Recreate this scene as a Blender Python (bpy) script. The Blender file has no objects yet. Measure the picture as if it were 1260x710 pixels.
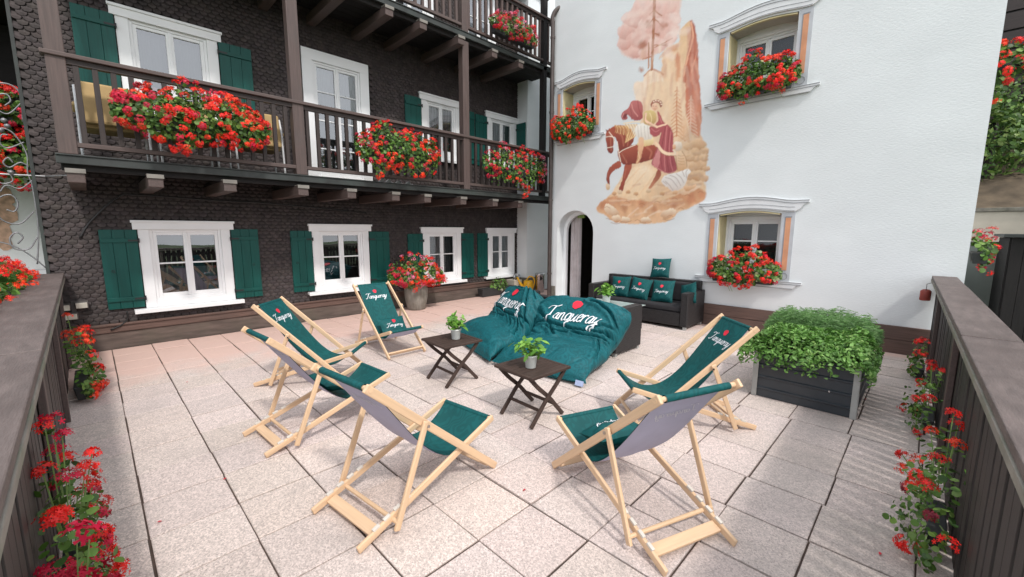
import bpy, bmesh, math, random
import numpy as np
from mathutils import Vector, Matrix, noise
from mathutils.geometry import tessellate_polygon
R = math.radians
scn = bpy.context.scene
col = scn.collection
rnd = random.Random(7)

# ------------------------------------------------------------------ camera
F_PX, CAM = 514.135, np.array([0, 0, 1.6])
def cam_basis(pit=R(7.997), roll=R(.1204), yaw=R(44.87)):
    cy, sy, cp, sp = math.cos(yaw), math.sin(yaw), math.cos(pit), math.sin(pit)
    fw = np.array([cy*cp, sy*cp, -sp]); rt = np.array([sy, -cy, 0]); up = np.cross(rt, fw)
    c, s = math.cos(roll), math.sin(roll)
    return c*rt + s*up, -s*rt + c*up, fw
RT, UP, FW = cam_basis()
cam = bpy.data.cameras.new('camera'); camo = bpy.data.objects.new('camera', cam); col.objects.link(camo)
cam.sensor_fit = 'HORIZONTAL'; cam.sensor_width = 36; cam.lens = F_PX/1260*36
cam.clip_start = .05; cam.clip_end = 600
m = Matrix.Identity(4)
for i in range(3):
    m[i][0], m[i][1], m[i][2], m[i][3] = RT[i], UP[i], -FW[i], CAM[i]
camo.matrix_world = m
scn.camera = camo
def ray(x, y): return FW + (x-630)/F_PX*RT - (y-355)/F_PX*UP
def onZ(x, y, z=0.): d = ray(x, y); return Vector(CAM + d*((z-1.6)/d[2]))
def onX(x, y, X): d = ray(x, y); return Vector(CAM + d*(X/d[0]))
def onY(x, y, Y): d = ray(x, y); return Vector(CAM + d*(Y/d[1]))

# ------------------------------------------------------------------ world and light
w = bpy.data.worlds.new('World'); scn.world = w; w.use_nodes = True
nt = w.node_tree; bg = nt.nodes['Background']
sky = nt.nodes.new('ShaderNodeTexSky'); sky.sky_type = 'NISHITA'; sky.sun_disc = False
SUN_EL, SUN_AZ = R(50), R(254)           # azimuth counted from +X towards +Y
sky.sun_elevation = SUN_EL; sky.sun_rotation = R(90)-SUN_AZ
sky.air_density = 1.0; sky.dust_density = 4.0; sky.ozone_density = .8
# high thin cloud over the whole sky: broken, pale, brighter than the blue between
_tc = nt.nodes.new('ShaderNodeTexCoord'); _nz = nt.nodes.new('ShaderNodeTexNoise'); _nz.inputs['Scale'].default_value = 2.2; _nz.inputs['Detail'].default_value = 6
nt.links.new(_tc.outputs['Generated'], _nz.inputs['Vector'])
_mr = nt.nodes.new('ShaderNodeMapRange'); _mr.inputs[1].default_value = .35; _mr.inputs[2].default_value = .62; _mr.inputs[3].default_value = .45; _mr.inputs[4].default_value = .95
nt.links.new(_nz.outputs[0], _mr.inputs[0])
_mx = nt.nodes.new('ShaderNodeMix'); _mx.data_type = 'RGBA'; nt.links.new(_mr.outputs[0], _mx.inputs[0]); nt.links.new(sky.outputs[0], _mx.inputs[6]); _mx.inputs[7].default_value = (8.9, 9.15, 9.5, 1)
nt.links.new(_mx.outputs[2], bg.inputs[0]); bg.inputs[1].default_value = .12
sl = bpy.data.lights.new('sun', 'SUN'); so = bpy.data.objects.new('sun', sl); col.objects.link(so)
sl.energy = 1.5; sl.angle = R(5); sl.color = (1, .955, .9)
sd = Vector((math.cos(SUN_AZ)*math.cos(SUN_EL), math.sin(SUN_AZ)*math.cos(SUN_EL), math.sin(SUN_EL)))
so.rotation_euler = sd.to_track_quat('Z', 'Y').to_euler(); so.location = (0, 0, 20)
vs = scn.view_settings; vs.view_transform = 'Standard'; vs.look = 'None'; vs.gamma = 1; vs.exposure = .63
vs.use_curve_mapping = False

# ------------------------------------------------------------------ materials
def lin(c): return tuple(((v/255)/12.92 if v/255 <= .04045 else (((v/255)+.055)/1.055)**2.4) for v in c)
def mat(name, c, rough=.6, var=.15, scale=6., bump=0., bscale=60., stretch=(1, 1, 1), coord='uvw', metal=0., spec=.5,
        attr=None, sheen=0., dirt=None, dscale=1.5, damt=.5, trans=0., detail=4.):
    mt = bpy.data.materials.new(name); mt.use_nodes = True; n = mt.node_tree.nodes; L = mt.node_tree.links.new
    bs = n['Principled BSDF']; bs.inputs['Roughness'].default_value = rough; bs.inputs['Metallic'].default_value = metal
    bs.inputs['Specular IOR Level'].default_value = spec
    if coord == 'uvw':
        at = n.new('ShaderNodeAttribute'); at.attribute_name = 'uvw'; co = at.outputs['Vector']
    else:
        tc = n.new('ShaderNodeTexCoord'); co = tc.outputs['Object']
    mp = n.new('ShaderNodeMapping'); mp.inputs['Scale'].default_value = stretch; L(co, mp.inputs['Vector'])
    nz = n.new('ShaderNodeTexNoise'); nz.inputs['Scale'].default_value = scale; nz.inputs['Detail'].default_value = detail
    L(mp.outputs[0], nz.inputs['Vector'])
    rp = n.new('ShaderNodeMapRange'); rp.inputs[1].default_value = .3; rp.inputs[2].default_value = .7
    rp.inputs[3].default_value = 1-var; rp.inputs[4].default_value = 1+var; L(nz.outputs[0], rp.inputs[0])
    mx = n.new('ShaderNodeMix'); mx.data_type = 'RGBA'; mx.blend_type = 'MULTIPLY'; mx.inputs[0].default_value = 1
    if attr:
        aa = n.new('ShaderNodeAttribute'); aa.attribute_name = attr
        m2 = n.new('ShaderNodeMix'); m2.data_type = 'RGBA'; m2.blend_type = 'MULTIPLY'; m2.inputs[0].default_value = 1
        m2.inputs[6].default_value = (*c, 1); L(aa.outputs['Color'], m2.inputs[7]); L(m2.outputs[2], mx.inputs[6])
    else: mx.inputs[6].default_value = (*c, 1)
    L(rp.outputs[0], mx.inputs[7]); out = mx.outputs[2]
    if dirt:
        dz = n.new('ShaderNodeTexNoise'); dz.inputs['Scale'].default_value = dscale; dz.inputs['Detail'].default_value = 6
        tc2 = n.new('ShaderNodeTexCoord'); L(tc2.outputs['Object'], dz.inputs['Vector'])
        dr = n.new('ShaderNodeMapRange'); dr.inputs[1].default_value = .45; dr.inputs[2].default_value = .75
        dr.inputs[4].default_value = damt; L(dz.outputs[0], dr.inputs[0])
        m3 = n.new('ShaderNodeMix'); m3.data_type = 'RGBA'; L(dr.outputs[0], m3.inputs[0]); L(out, m3.inputs[6])
        m3.inputs[7].default_value = (*dirt, 1); out = m3.outputs[2]
    L(out, bs.inputs['Base Color'])
    if sheen: bs.inputs['Sheen Weight'].default_value = sheen
    if bump:
        b2 = n.new('ShaderNodeTexNoise'); b2.inputs['Scale'].default_value = bscale; b2.inputs['Detail'].default_value = 3
        L(mp.outputs[0], b2.inputs['Vector'])
        bp = n.new('ShaderNodeBump'); bp.inputs['Strength'].default_value = bump; bp.inputs['Distance'].default_value = .01
        L(b2.outputs[0], bp.inputs['Height']); L(bp.outputs[0], bs.inputs['Normal'])
    if trans:
        tr = n.new('ShaderNodeBsdfTranslucent'); L(out, tr.inputs[0]); ms = n.new('ShaderNodeMixShader')
        ms.inputs[0].default_value = trans; L(bs.outputs[0], ms.inputs[1]); L(tr.outputs[0], ms.inputs[2])
        L(ms.outputs[0], n['Material Output'].inputs[0])
    return mt

def glass_mat(name, tint=(.9, .93, .93), refl=1.0, base=.15):
    mt = bpy.data.materials.new(name); mt.use_nodes = True; n = mt.node_tree.nodes; L = mt.node_tree.links.new
    n.remove(n['Principled BSDF'])
    fr = n.new('ShaderNodeFresnel'); fr.inputs[0].default_value = 1.75
    tr = n.new('ShaderNodeBsdfTransparent'); tr.inputs[0].default_value = (*tint, 1)
    gl = n.new('ShaderNodeBsdfGlossy'); gl.inputs['Roughness'].default_value = .01
    gl.inputs[0].default_value = (.95, .97, 1, 1)
    nz = n.new('ShaderNodeTexNoise'); nz.inputs['Scale'].default_value = 2.2
    tc = n.new('ShaderNodeTexCoord'); L(tc.outputs['Object'], nz.inputs['Vector'])
    bp = n.new('ShaderNodeBump'); bp.inputs['Strength'].default_value = .04; bp.inputs['Distance'].default_value = .02
    L(nz.outputs[0], bp.inputs['Height']); L(bp.outputs[0], gl.inputs['Normal'])
    ad = n.new('ShaderNodeMath'); ad.operation = 'MULTIPLY_ADD'; ad.inputs[1].default_value = refl; ad.inputs[2].default_value = base
    ad.use_clamp = True
    L(fr.outputs[0], ad.inputs[0])
    ms = n.new('ShaderNodeMixShader'); L(ad.outputs[0], ms.inputs[0]); L(tr.outputs[0], ms.inputs[1]); L(gl.outputs[0], ms.inputs[2])
    L(ms.outputs[0], n['Material Output'].inputs[0])
    return mt

WOODSTR = (1.2, 22, 22)
M = dict(
    beech=mat('beech_wood', (.69, .48, .305), .5, .10, 2.2, .05, 8, WOODSTR, dirt=(.66, .45, .25), damt=.35, dscale=4),
    notch=mat('worn_notch_wood', (.62, .58, .52), .6, .1, 10),
    shingle=mat('wood_shingle', (.044, .034, .033), .75, .3, 30, .25, 60, (1, 1, .25), coord='obj', attr='col'),
    houseback=mat('shingle_backing', (.02, .016, .015), .9, .2),
    plank=mat('brown_plank', (.125, .075, .060), .6, .25, 3, .15, 10, WOODSTR, dirt=(.06, .05, .045), damt=.5),
    mouldy=mat('weathered_plinth_plank', (.125, .092, .078), .75, .3, 4, .2, 20, (1, 6, 6), dirt=(.10, .093, .065), damt=.6, dscale=2.2),
    beam=mat('brown_beam', (.088, .060, .054), .6, .2, 3, .15, 10, WOODSTR, dirt=(.075, .06, .055), damt=.5, dscale=3),
    beamdark=mat('dark_brown_beam', (.030, .020, .018), .6, .25, 3, .15, 10, WOODSTR),
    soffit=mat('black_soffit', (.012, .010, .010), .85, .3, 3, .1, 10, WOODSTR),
    zinc=mat('dark_zinc_flashing', (.032, .036, .035), .6, .25, 5, metal=.1, dirt=(.07, .095, .085), damt=.5, dscale=3),
    shutter=mat('green_shutter_paint', (.003, .072, .060), .45, .15, 3, .06, 10, WOODSTR, dirt=(.005, .055, .050), damt=.4, spec=.3),
    white=mat('white_window_paint', (.82, .83, .84), .35, .03, 3, coord='obj'),
    plaster=mat('white_plaster', (.735, .765, .775), .9, .035, 1.3, .24, 26, (1, 1, 2.2), coord='obj', dirt=(.675, .70, .71), damt=.45, dscale=.7),
    plaster2=mat('neighbour_plaster', (.82, .83, .81), .9, .04, 1.3, .3, 30, coord='obj'),
    trimgrey=mat('surround_light_grey', (.70, .71, .72), .85, .06, 5, .1, 60, coord='obj'),
    trimblue=mat('surround_blue_grey', (.50, .52, .55), .85, .1, 5, .1, 60, coord='obj'),
    trimline=mat('surround_line_grey', (.26, .27, .29), .85, .1, 5, coord='obj'),
    orange=mat('surround_terracotta', (.62, .30, .17), .85, .14, 5, coord='obj'),
    yellow=mat('surround_pale_yellow', (.66, .58, .34), .85, .12, 5, coord='obj'),
    mural=mat('fresco_paint', (1, 1, 1), .9, .025, 18, .2, 26, coord='obj', attr='col'),
    dark=mat('dark_interior', (.012, .012, .013), .9, .2),
    darkbrown=mat('dark_hall', (.03, .022, .018), .7, .3),
    curtain=mat('grey_voile', (.11, .115, .12), .9, .12, 4, coord='obj'),
    curtainbright=mat('white_voile', (.6, .62, .62), .9, .1, 4, coord='obj'),
    pinkcloth=mat('pink_blanket', (.5, .22, .27), .9, .2, 8),
    drape=mat('grey_drape', (.52, .47, .47), .9, .12, 6, coord='obj'),
    glass=glass_mat('window_glass'),
    glassdeep=glass_mat('recessed_window_glass', refl=.45, base=.02),
    iron=mat('grey_iron', (.22, .22, .23), .45, .2, 10, metal=.6),
    black=mat('black_iron', (.015, .015, .016), .5, .2, 10),
    pipe=mat('brown_downpipe', (.075, .06, .055), .4, .2, 5, metal=.3),
    stone=mat('grey_stone', (.17, .16, .135), .9, .35, 9, .5, 20, coord='obj', dirt=(.1, .11, .07), dscale=5),
    concrete=mat('cast_concrete_pot', (.25, .235, .205), .85, .25, 5, .4, 40, (6, 6, .8), coord='obj', dirt=(.13, .115, .085), damt=.7, dscale=6),
    railcap=mat('weathered_rail_cap', (.125, .098, .090), .62, .22, 3, .3, 16, (2, 9, 9), dirt=(.078, .058, .052), damt=.75, dscale=3.4),
    railedge=mat('rail_edge_bleached', (.24, .22, .19), .7, .2, 3, .2, 16, (2, 9, 9), dirt=(.11, .16, .08), damt=.7, dscale=3),
    railboard=mat('dark_rail_board', (.022, .0175, .017), .6, .4, 4, .2, 8, WOODSTR, dirt=(.05, .042, .038), damt=.4, dscale=3),
    steel=mat('brushed_steel', (.55, .55, .56), .25, .1, 20, metal=1),
    tablewood=mat('dark_table_wood', (.060, .040, .033), .55, .25, 3, .1, 10, WOODSTR, spec=.2),
    whitepot=mat('white_glazed_pot', (.74, .77, .74), .3, .04, 6, coord='obj'),
    soil=mat('potting_soil', (.03, .022, .016), .95, .4, 40, .5, 60),
    seal=mat('red_seal_print', (.72, .022, .05), .6, .12, 14, coord='obj'),
    ink=mat('white_lettering_print', (.82, .84, .87), .6, .04, 14, coord='obj'),
    ghost=mat('faint_reverse_lettering', (.66, .66, .73), .8, .04, 14, coord='obj'),
    cloth_under=mat('lavender_canvas_back', (.46, .455, .60), .85, .06, 5, .1, 200, coord='obj'),
    label=mat('grey_care_label', (.35, .42, .62), .7, .1, 20, coord='obj'),
    zincpost=mat('galvanised_post', (.40, .41, .40), .5, .15, 8, metal=.3),
    zincpost2=mat('grey_beam_cap', (.20, .185, .165), .6, .2, 8),
    reveal=mat('shade_toned_reveal', (.50, .475, .43), .85, .08, 4, coord='obj'),  # soffit shade of the window openings put into this darker grey-beige
    planter=mat('anthracite_sheet_metal', (.036, .045, .055), .38, .2, 2.5, dirt=(.06, .068, .075), damt=.5, dscale=5),
    leaf=mat('leaf', (1, 1, 1), .5, .12, 20, attr='col', coord='obj', trans=.22),
    petal=mat('petal', (1, 1, 1), .55, .06, 20, attr='col', coord='obj', trans=.15),
    stem=mat('plant_stem', (.16, .26, .07), .6, .2),
    trough=mat('dark_plastic_trough', (.03, .032, .034), .5, .2),
    tan=mat('tan_cushion', (.50, .345, .16), .85, .1, 6, .1, 100, coord='obj'),
    whitemetal=mat('white_tube', (.75, .76, .78), .35, .03),
    yellowplastic=mat('yellow_plastic', (.78, .43, .015), .35, .08, 6),
    lampglass=mat('lamp_lens', (.62, .6, .52), .25, .1, 20),
    lampbody=mat('lamp_body', (.10, .09, .085), .5, .2),
    redtin=mat('faded_red_tin', (.32, .06, .045), .55, .25, 12),
    earth=mat('earth', (.10, .075, .05), .95, .4, 3, .5, 12, coord='obj'),
    wallgrey=mat('painted_render_wall', (.27, .30, .28), .85, .12, 2, .15, 30, coord='obj', dirt=(.2, .21, .19)),
    concrete2=mat('pale_concrete', (.47, .43, .36), .9, .15, 2, .2, 30, coord='obj', dirt=(.3, .28, .24)),
    grass=mat('grass', (.06, .09, .03), .95, .4, 3, .5, 30, coord='obj'),
    slab=mat('joint_mortar', (.075, .052, .042), .95, .35, 5, .3, 60, coord='obj'),
)

def fabric_mat(name, c, swirl=.18, rough=.65):
    mt = mat(name, c, rough, .1, 5, .06, 260, coord='uvw', spec=.25)
    n = mt.node_tree.nodes; L = mt.node_tree.links.new; bs = n['Principled BSDF']
    src = bs.inputs['Base Color'].links[0].from_socket
    at = n.new('ShaderNodeAttribute'); at.attribute_name = 'uvw'
    wv = n.new('ShaderNodeTexWave'); wv.inputs['Scale'].default_value = 4.5; wv.inputs['Distortion'].default_value = 22
    wv.inputs['Detail'].default_value = 1.5; wv.inputs['Detail Scale'].default_value = 1.6; L(at.outputs['Vector'], wv.inputs['Vector'])
    r = n.new('ShaderNodeMapRange'); r.inputs[1].default_value = .35; r.inputs[2].default_value = .65
    r.inputs[3].default_value = 1-swirl; r.inputs[4].default_value = 1+swirl; L(wv.outputs['Fac'], r.inputs[0])
    mx = n.new('ShaderNodeMix'); mx.data_type = 'RGBA'; mx.blend_type = 'MULTIPLY'; mx.inputs[0].default_value = 1
    L(src, mx.inputs[6]); L(r.outputs[0], mx.inputs[7]); L(mx.outputs[2], bs.inputs['Base Color'])
    return mt
M['canvas'] = fabric_mat('green_printed_canvas', (.005, .080, .082), .10)
M['bag'] = fabric_mat('green_printed_nylon', (.006, .094, .110), .15, .6)

def wicker_mat():
    mt = mat('black_wicker', (.020, .018, .019), .5, .35, 30, coord='obj')
    n = mt.node_tree.nodes; L = mt.node_tree.links.new; bs = n['Principled BSDF']
    tc = n.new('ShaderNodeTexCoord')
    outs = []
    for d in ('Z', 'DIAGONAL'):
        wv = n.new('ShaderNodeTexWave'); wv.inputs['Scale'].default_value = 22; wv.bands_direction = d
        L(tc.outputs['Object'], wv.inputs['Vector']); outs.append(wv.outputs['Fac'])
    mm = n.new('ShaderNodeMath'); mm.operation = 'MULTIPLY'; L(outs[0], mm.inputs[0]); L(outs[1], mm.inputs[1])
    bp = n.new('ShaderNodeBump'); bp.inputs['Strength'].default_value = .9; bp.inputs['Distance'].default_value = .008
    L(mm.outputs[0], bp.inputs['Height']); L(bp.outputs[0], bs.inputs['Normal'])
    return mt
M['wicker'] = wicker_mat()
M['seatcloth'] = mat('black_seat_cloth', (.022, .021, .024), .85, .2, 8, .1, 200, coord='obj')

def tile_mat():
    mt = mat('exposed_aggregate_paver', (.63, .532, .492), .85, .0, 3, coord='obj', attr='col')
    n = mt.node_tree.nodes; L = mt.node_tree.links.new; bs = n['Principled BSDF']
    src = bs.inputs['Base Color'].links[0].from_socket
    tc = n.new('ShaderNodeTexCoord'); P = tc.outputs['Object']
    def nzn(sc, det=4, stretch=None):
        z = n.new('ShaderNodeTexNoise'); z.inputs['Scale'].default_value = sc; z.inputs['Detail'].default_value = det
        if stretch:
            mp = n.new('ShaderNodeMapping'); mp.inputs['Scale'].default_value = stretch; L(P, mp.inputs[0]); L(mp.outputs[0], z.inputs['Vector'])
        else: L(P, z.inputs['Vector'])
        return z.outputs[0]
    def rng(s, a, b, c, d):
        r = n.new('ShaderNodeMapRange'); r.inputs[1].default_value = a; r.inputs[2].default_value = b
        r.inputs[3].default_value = c; r.inputs[4].default_value = d; L(s, r.inputs[0]); return r.outputs[0]
    def math_(op, a, b):
        q = n.new('ShaderNodeMath'); q.operation = op; q.use_clamp = False
        for i, v in enumerate((a, b)):
            if isinstance(v, (int, float)): q.inputs[i].default_value = v
            else: L(v, q.inputs[i])
        return q.outputs[0]
    def mixc(fac, a, bcol):
        q = n.new('ShaderNodeMix'); q.data_type = 'RGBA'; L(fac, q.inputs[0]); L(a, q.inputs[6]); q.inputs[7].default_value = (*bcol, 1)
        return q.outputs[2]
    vo = n.new('ShaderNodeTexVoronoi'); vo.inputs['Scale'].default_value = 130; L(P, vo.inputs['Vector'])
    speck = rng(vo.outputs['Color'], .1, .9, .70, 1.24)
    mul = n.new('ShaderNodeMix'); mul.data_type = 'RGBA'; mul.blend_type = 'MULTIPLY'; mul.inputs[0].default_value = 1
    L(src, mul.inputs[6]); L(speck, mul.inputs[7]); c = mul.outputs[2]
    c = mixc(rng(nzn(190, 2), .58, .72, 0, .8), c, (.19, .16, .15))
    c = mixc(rng(nzn(1.6, 6), .52, .76, 0, .34), c, (.33, .295, .28))
    c = mixc(rng(nzn(7, 6), .56, .78, 0, .38), c, (.29, .26, .245))
    sx = n.new('ShaderNodeSeparateXYZ'); L(P, sx.inputs[0])
    # rain-sheltered strips along both house walls stay pink
    wob = rng(nzn(2.2, 4), .3, .7, -.35, .35)
    fy = rng(math_('ADD', sx.outputs[1], wob), 5.55, 6.35, 0, .85)
    fx = rng(math_('ADD', sx.outputs[0], wob), 6.75, 7.2, 0, .8)
    c = mixc(math_('MAXIMUM', fy, fx), c, (.66, .45, .385))
    # railing shadow painted into the pavers: greyer towards the right railing
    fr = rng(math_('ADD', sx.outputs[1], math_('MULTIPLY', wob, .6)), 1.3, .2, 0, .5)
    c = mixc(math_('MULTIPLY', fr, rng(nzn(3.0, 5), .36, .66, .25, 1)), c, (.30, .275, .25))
    L(c, bs.inputs['Base Color'])
    bp = n.new('ShaderNodeBump'); bp.inputs['Strength'].default_value = .35; bp.inputs['Distance'].default_value = .004
    L(vo.outputs['Distance'], bp.inputs['Height']); L(bp.outputs[0], bs.inputs['Normal'])
    return mt
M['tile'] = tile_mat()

# ------------------------------------------------------------------ mesh helpers
class MB:
    def __init__(s, xf=None): s.v, s.f, s.u, s.mi, s.xf = [], [], [], [], xf
    def add(s, vs, fs, uv=None, mi=0):
        o = len(s.v); s.v += [tuple(p) for p in vs]; s.u += [tuple(p) for p in (uv or vs)]
        s.f += [tuple(i+o for i in f) for f in fs]; s.mi += [mi]*len(fs); return s
    def box(s, x0, x1, y0, y1, z0, z1, mi=0, rot=None, ctr=None):
        vs = [Vector((x, y, z)) for x in (x0, x1) for y in (y0, y1) for z in (z0, z1)]
        d = (abs(x1-x0), abs(y1-y0), abs(z1-z0)); k = d.index(max(d)); j = rnd.random()*9
        uv = [(p[k]+j, p[(k+1) % 3]+j, p[(k+2) % 3]) for p in vs]
        if rot is not None:
            c = Vector(ctr) if ctr else Vector(((x0+x1)/2, (y0+y1)/2, (z0+z1)/2)); vs = [c + rot @ (p-c) for p in vs]
        return s.add(vs, [(0, 1, 3, 2), (4, 6, 7, 5), (0, 4, 5, 1), (2, 3, 7, 6), (0, 2, 6, 4), (1, 5, 7, 3)], uv, mi)
    def bar(s, p, q, wd, ht, up=(0, 0, 1), mi=0):
        p, q = Vector(p), Vector(q); d = q-p; Ln = d.length; d = d/Ln
        sd = d.cross(Vector(up)); sd.normalize(); u = sd.cross(d); j = rnd.random()*9
        vs, uv = [], []
        for t in (0, Ln):
            for a, b in ((-1, -1), (1, -1), (1, 1), (-1, 1)):
                vs.append(p + d*t + sd*a*wd/2 + u*b*ht/2); uv.append((t+j, a*wd/2+j, b*ht/2))
        return s.add(vs, [(0, 3, 2, 1), (4, 5, 6, 7), (0, 1, 5, 4), (1, 2, 6, 5), (2, 3, 7, 6), (3, 0, 4, 7)], uv, mi)
    def tube(s, pts, r, n=8, mi=0, closed=False, cap=True):
        pts = [Vector(p) for p in pts]; k = len(pts); rs = r if isinstance(r, (list, tuple)) else [r]*k
        vs, uv, L = [], [], 0; ref = None
        for i, p in enumerate(pts):
            a = pts[(i-1) % k] if (closed or i) else p; b = pts[(i+1) % k] if (closed or i < k-1) else p
            d = (b-a).normalized()
            if ref is None:
                ref = d.orthogonal().normalized()
            ref = (ref - d*ref.dot(d)); ref = ref.normalized() if ref.length > 1e-6 else d.orthogonal().normalized()
            bn = d.cross(ref)
            if i: L += (p-pts[i-1]).length
            for t in range(n):
                an = 2*math.pi*t/n; vs.append(p + (ref*math.cos(an) + bn*math.sin(an))*rs[i]); uv.append((L, rs[i]*math.cos(an), rs[i]*math.sin(an)))
        fs = []
        for i in range(k if closed else k-1):
            for t in range(n):
                a, b = i*n, ((i+1) % k)*n; fs.append((a+t, a+(t+1) % n, b+(t+1) % n, b+t))
        if cap and not closed: fs += [tuple(range(n))[::-1], tuple((k-1)*n+t for t in range(n))]
        return s.add(vs, fs, uv, mi)
    def lathe(s, prof, c=(0, 0, 0), n=24, mi=0, cap0=True, cap1=True):
        c = Vector(c); vs = [c + Vector((r*math.cos(2*math.pi*t/n), r*math.sin(2*math.pi*t/n), z)) for r, z in prof for t in range(n)]
        fs = [(i*n+t, i*n+(t+1) % n, (i+1)*n+(t+1) % n, (i+1)*n+t) for i in range(len(prof)-1) for t in range(n)]
        if cap0: fs.append(tuple(range(n))[::-1])
        if cap1: fs.append(tuple((len(prof)-1)*n+t for t in range(n)))
        return s.add(vs, fs, None, mi)
    def prism(s, poly, f3, h0, h1, mi=0):
        """poly: list of (a,b); f3(a,b,h) -> point; a solid between heights h0 and h1"""
        k = len(poly); vs = [f3(a, b, h) for h in (h0, h1) for a, b in poly]
        fs = [tuple(range(k)), tuple(range(k, 2*k))[::-1]] + [(i, i+k, (i+1) % k+k, (i+1) % k) for i in range(k)]
        return s.add(vs, fs, None, mi)
    def build(s, name, mats, parent=None, bevel=0, smooth=False, world=False, recalc=True, sub=0):
        V = s.v
        if s.xf: V = [tuple(s.xf @ Vector(p)) for p in V]
        if world and parent is not None:
            o = rootloc(parent); V = [(p[0]-o[0], p[1]-o[1], p[2]-o[2]) for p in V]
        return mesh(name, V, s.f, mats, parent, bevel, smooth, s.u, s.mi, recalc, sub)
def rootloc(o):
    while o.parent: o = o.parent
    return o.location
def mesh(name, V, Fs, mats, parent=None, bevel=0, smooth=False, uvw=None, mi=None, recalc=False, sub=0, cols=None):
    me = bpy.data.meshes.new(name); me.from_pydata([tuple(p) for p in V], [], Fs)
    if isinstance(mats, bpy.types.Material): mats = [mats]
    for q in mats: me.materials.append(q)
    if mi and max(mi): me.polygons.foreach_set('material_index', mi)
    if uvw is not None:
        a = me.attributes.new('uvw', 'FLOAT_VECTOR', 'POINT'); a.data.foreach_set('vector', np.asarray(uvw, dtype=np.float32).ravel())
    if cols is not None:
        a = me.attributes.new('col', 'FLOAT_COLOR', 'POINT'); c = np.ones((len(V), 4), np.float32); c[:, :3] = cols; a.data.foreach_set('color', c.ravel())
    if recalc:
        bm = bmesh.new(); bm.from_mesh(me); bmesh.ops.recalc_face_normals(bm, faces=bm.faces); bm.to_mesh(me); bm.free()
    if smooth:
        me.polygons.foreach_set('use_smooth', [True]*len(me.polygons))
    me.update()
    o = bpy.data.objects.new(name, me); col.objects.link(o)
    if parent is not None: o.parent = parent
    if sub:
        q = o.modifiers.new('subd', 'SUBSURF'); q.levels = sub; q.render_levels = sub
    if bevel:
        q = o.modifiers.new('bevel', 'BEVEL'); q.width = bevel; q.segments = 2; q.limit_method = 'ANGLE'; q.angle_limit = R(40)
    return o
def tag(o, label=None, cat=None, group=None, kind=None):
    for k, v in (('label', label), ('category', cat), ('group', group), ('kind', kind)):
        if v: o[k] = v
    return o
def thing(name, label, cat, loc=(0, 0, 0), rz=0, group=None):
    o = bpy.data.objects.new(name, None); col.objects.link(o); o.empty_display_size = .1
    o.location = loc; o.rotation_euler = (0, 0, rz); return tag(o, label, cat, group)
def copy_tree(o, parent=None):
    c = o.copy(); col.objects.link(c)
    if parent is not None: c.parent = parent
    for ch in list(o.children): copy_tree(ch, c)
    return c
def catmull(pts, n=6):
    P = [np.array(p, float) for p in pts]; P = [2*P[0]-P[1]] + P + [2*P[-1]-P[-2]]; out = []
    for i in range(1, len(P)-2):
        for j in range(n):
            t = j/n; a, b, c, d = P[i-1:i+3]
            out.append(.5*((2*b)+(c-a)*t+(2*a-5*b+4*c-d)*t*t+(3*b-a-3*c+d)*t**3))
    out.append(P[-2]); return out

# ------------------------------------------------------------------ script lettering and wax seal
GL = {
 'T': ([[(-.45, 1.62), (-.15, 2.0), (.4, 1.98), (.95, 1.92), (1.5, 2.15)], [(.75, 1.95), (.62, 1.1), (.42, .3), (.05, -.08), (-.3, .15)]], 1.2),
 'a': ([[(.72, .85), (.42, 1.0), (.1, .7), (.05, .25), (.28, 0), (.55, .22), (.74, .9)], [(.78, .98), (.68, .35), (.78, 0), (1.0, .22)]], .95),
 'n': ([[(0, .98), (.03, .5), (.02, 0)], [(.03, .45), (.28, .92), (.55, .95), (.6, .6), (.57, .15), (.72, 0), (.95, .22)]], .93),
 'q': ([[(.72, .85), (.42, 1.0), (.1, .7), (.05, .25), (.28, 0), (.55, .22), (.74, .9)], [(.78, .98), (.7, .1), (.64, -.95)], [(.64, -.95), (.8, -.5), (1.0, .2)]], .95),
 'u': ([[(0, .98), (-.02, .3), (.17, 0), (.42, .15), (.66, .7)], [(.7, .98), (.63, .3), (.75, 0), (.98, .22)]], .95),
 'e': ([[(.05, .45), (.45, .6), (.55, .88), (.32, 1.0), (.06, .65), (.08, .2), (.33, 0), (.7, .25)]], .7),
 'r': ([[(0, .98), (.03, .5), (.02, 0)], [(.03, .45), (.25, .88), (.48, 1.0), (.6, .85)]], .68),
 'y': ([[(0, .98), (-.02, .35), (.17, .03), (.42, .18), (.66, .7)], [(.72, .98), (.6, .05), (.42, -.75), (.12, -.9), (-.05, -.65), (.25, -.3), (.85, .2)]], .95)}
def word_ribbons():
    out, x = [], 0.
    for ch in 'Tanqueray':
        st, adv = GL[ch]
        for s in st:
            P = catmull(s, 5); rb = []
            for i, p in enumerate(P):
                d = P[min(i+1, len(P)-1)] - P[max(i-1, 0)]; d = d/(np.linalg.norm(d)+1e-9)
                wd = (.085 + .115*abs(d[1])**1.5)*.5*(1.2 if ch == 'T' else 1)
                nrm = np.array([-d[1], d[0]])
                a, b = p+nrm*wd, p-nrm*wd
                rb.append([(x+q[0]+.42*q[1], q[1]) for q in (a, b)])
            out.append(rb)
        x += adv*1.10
    return out, x
WORD, WORDW = word_ribbons()
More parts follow.
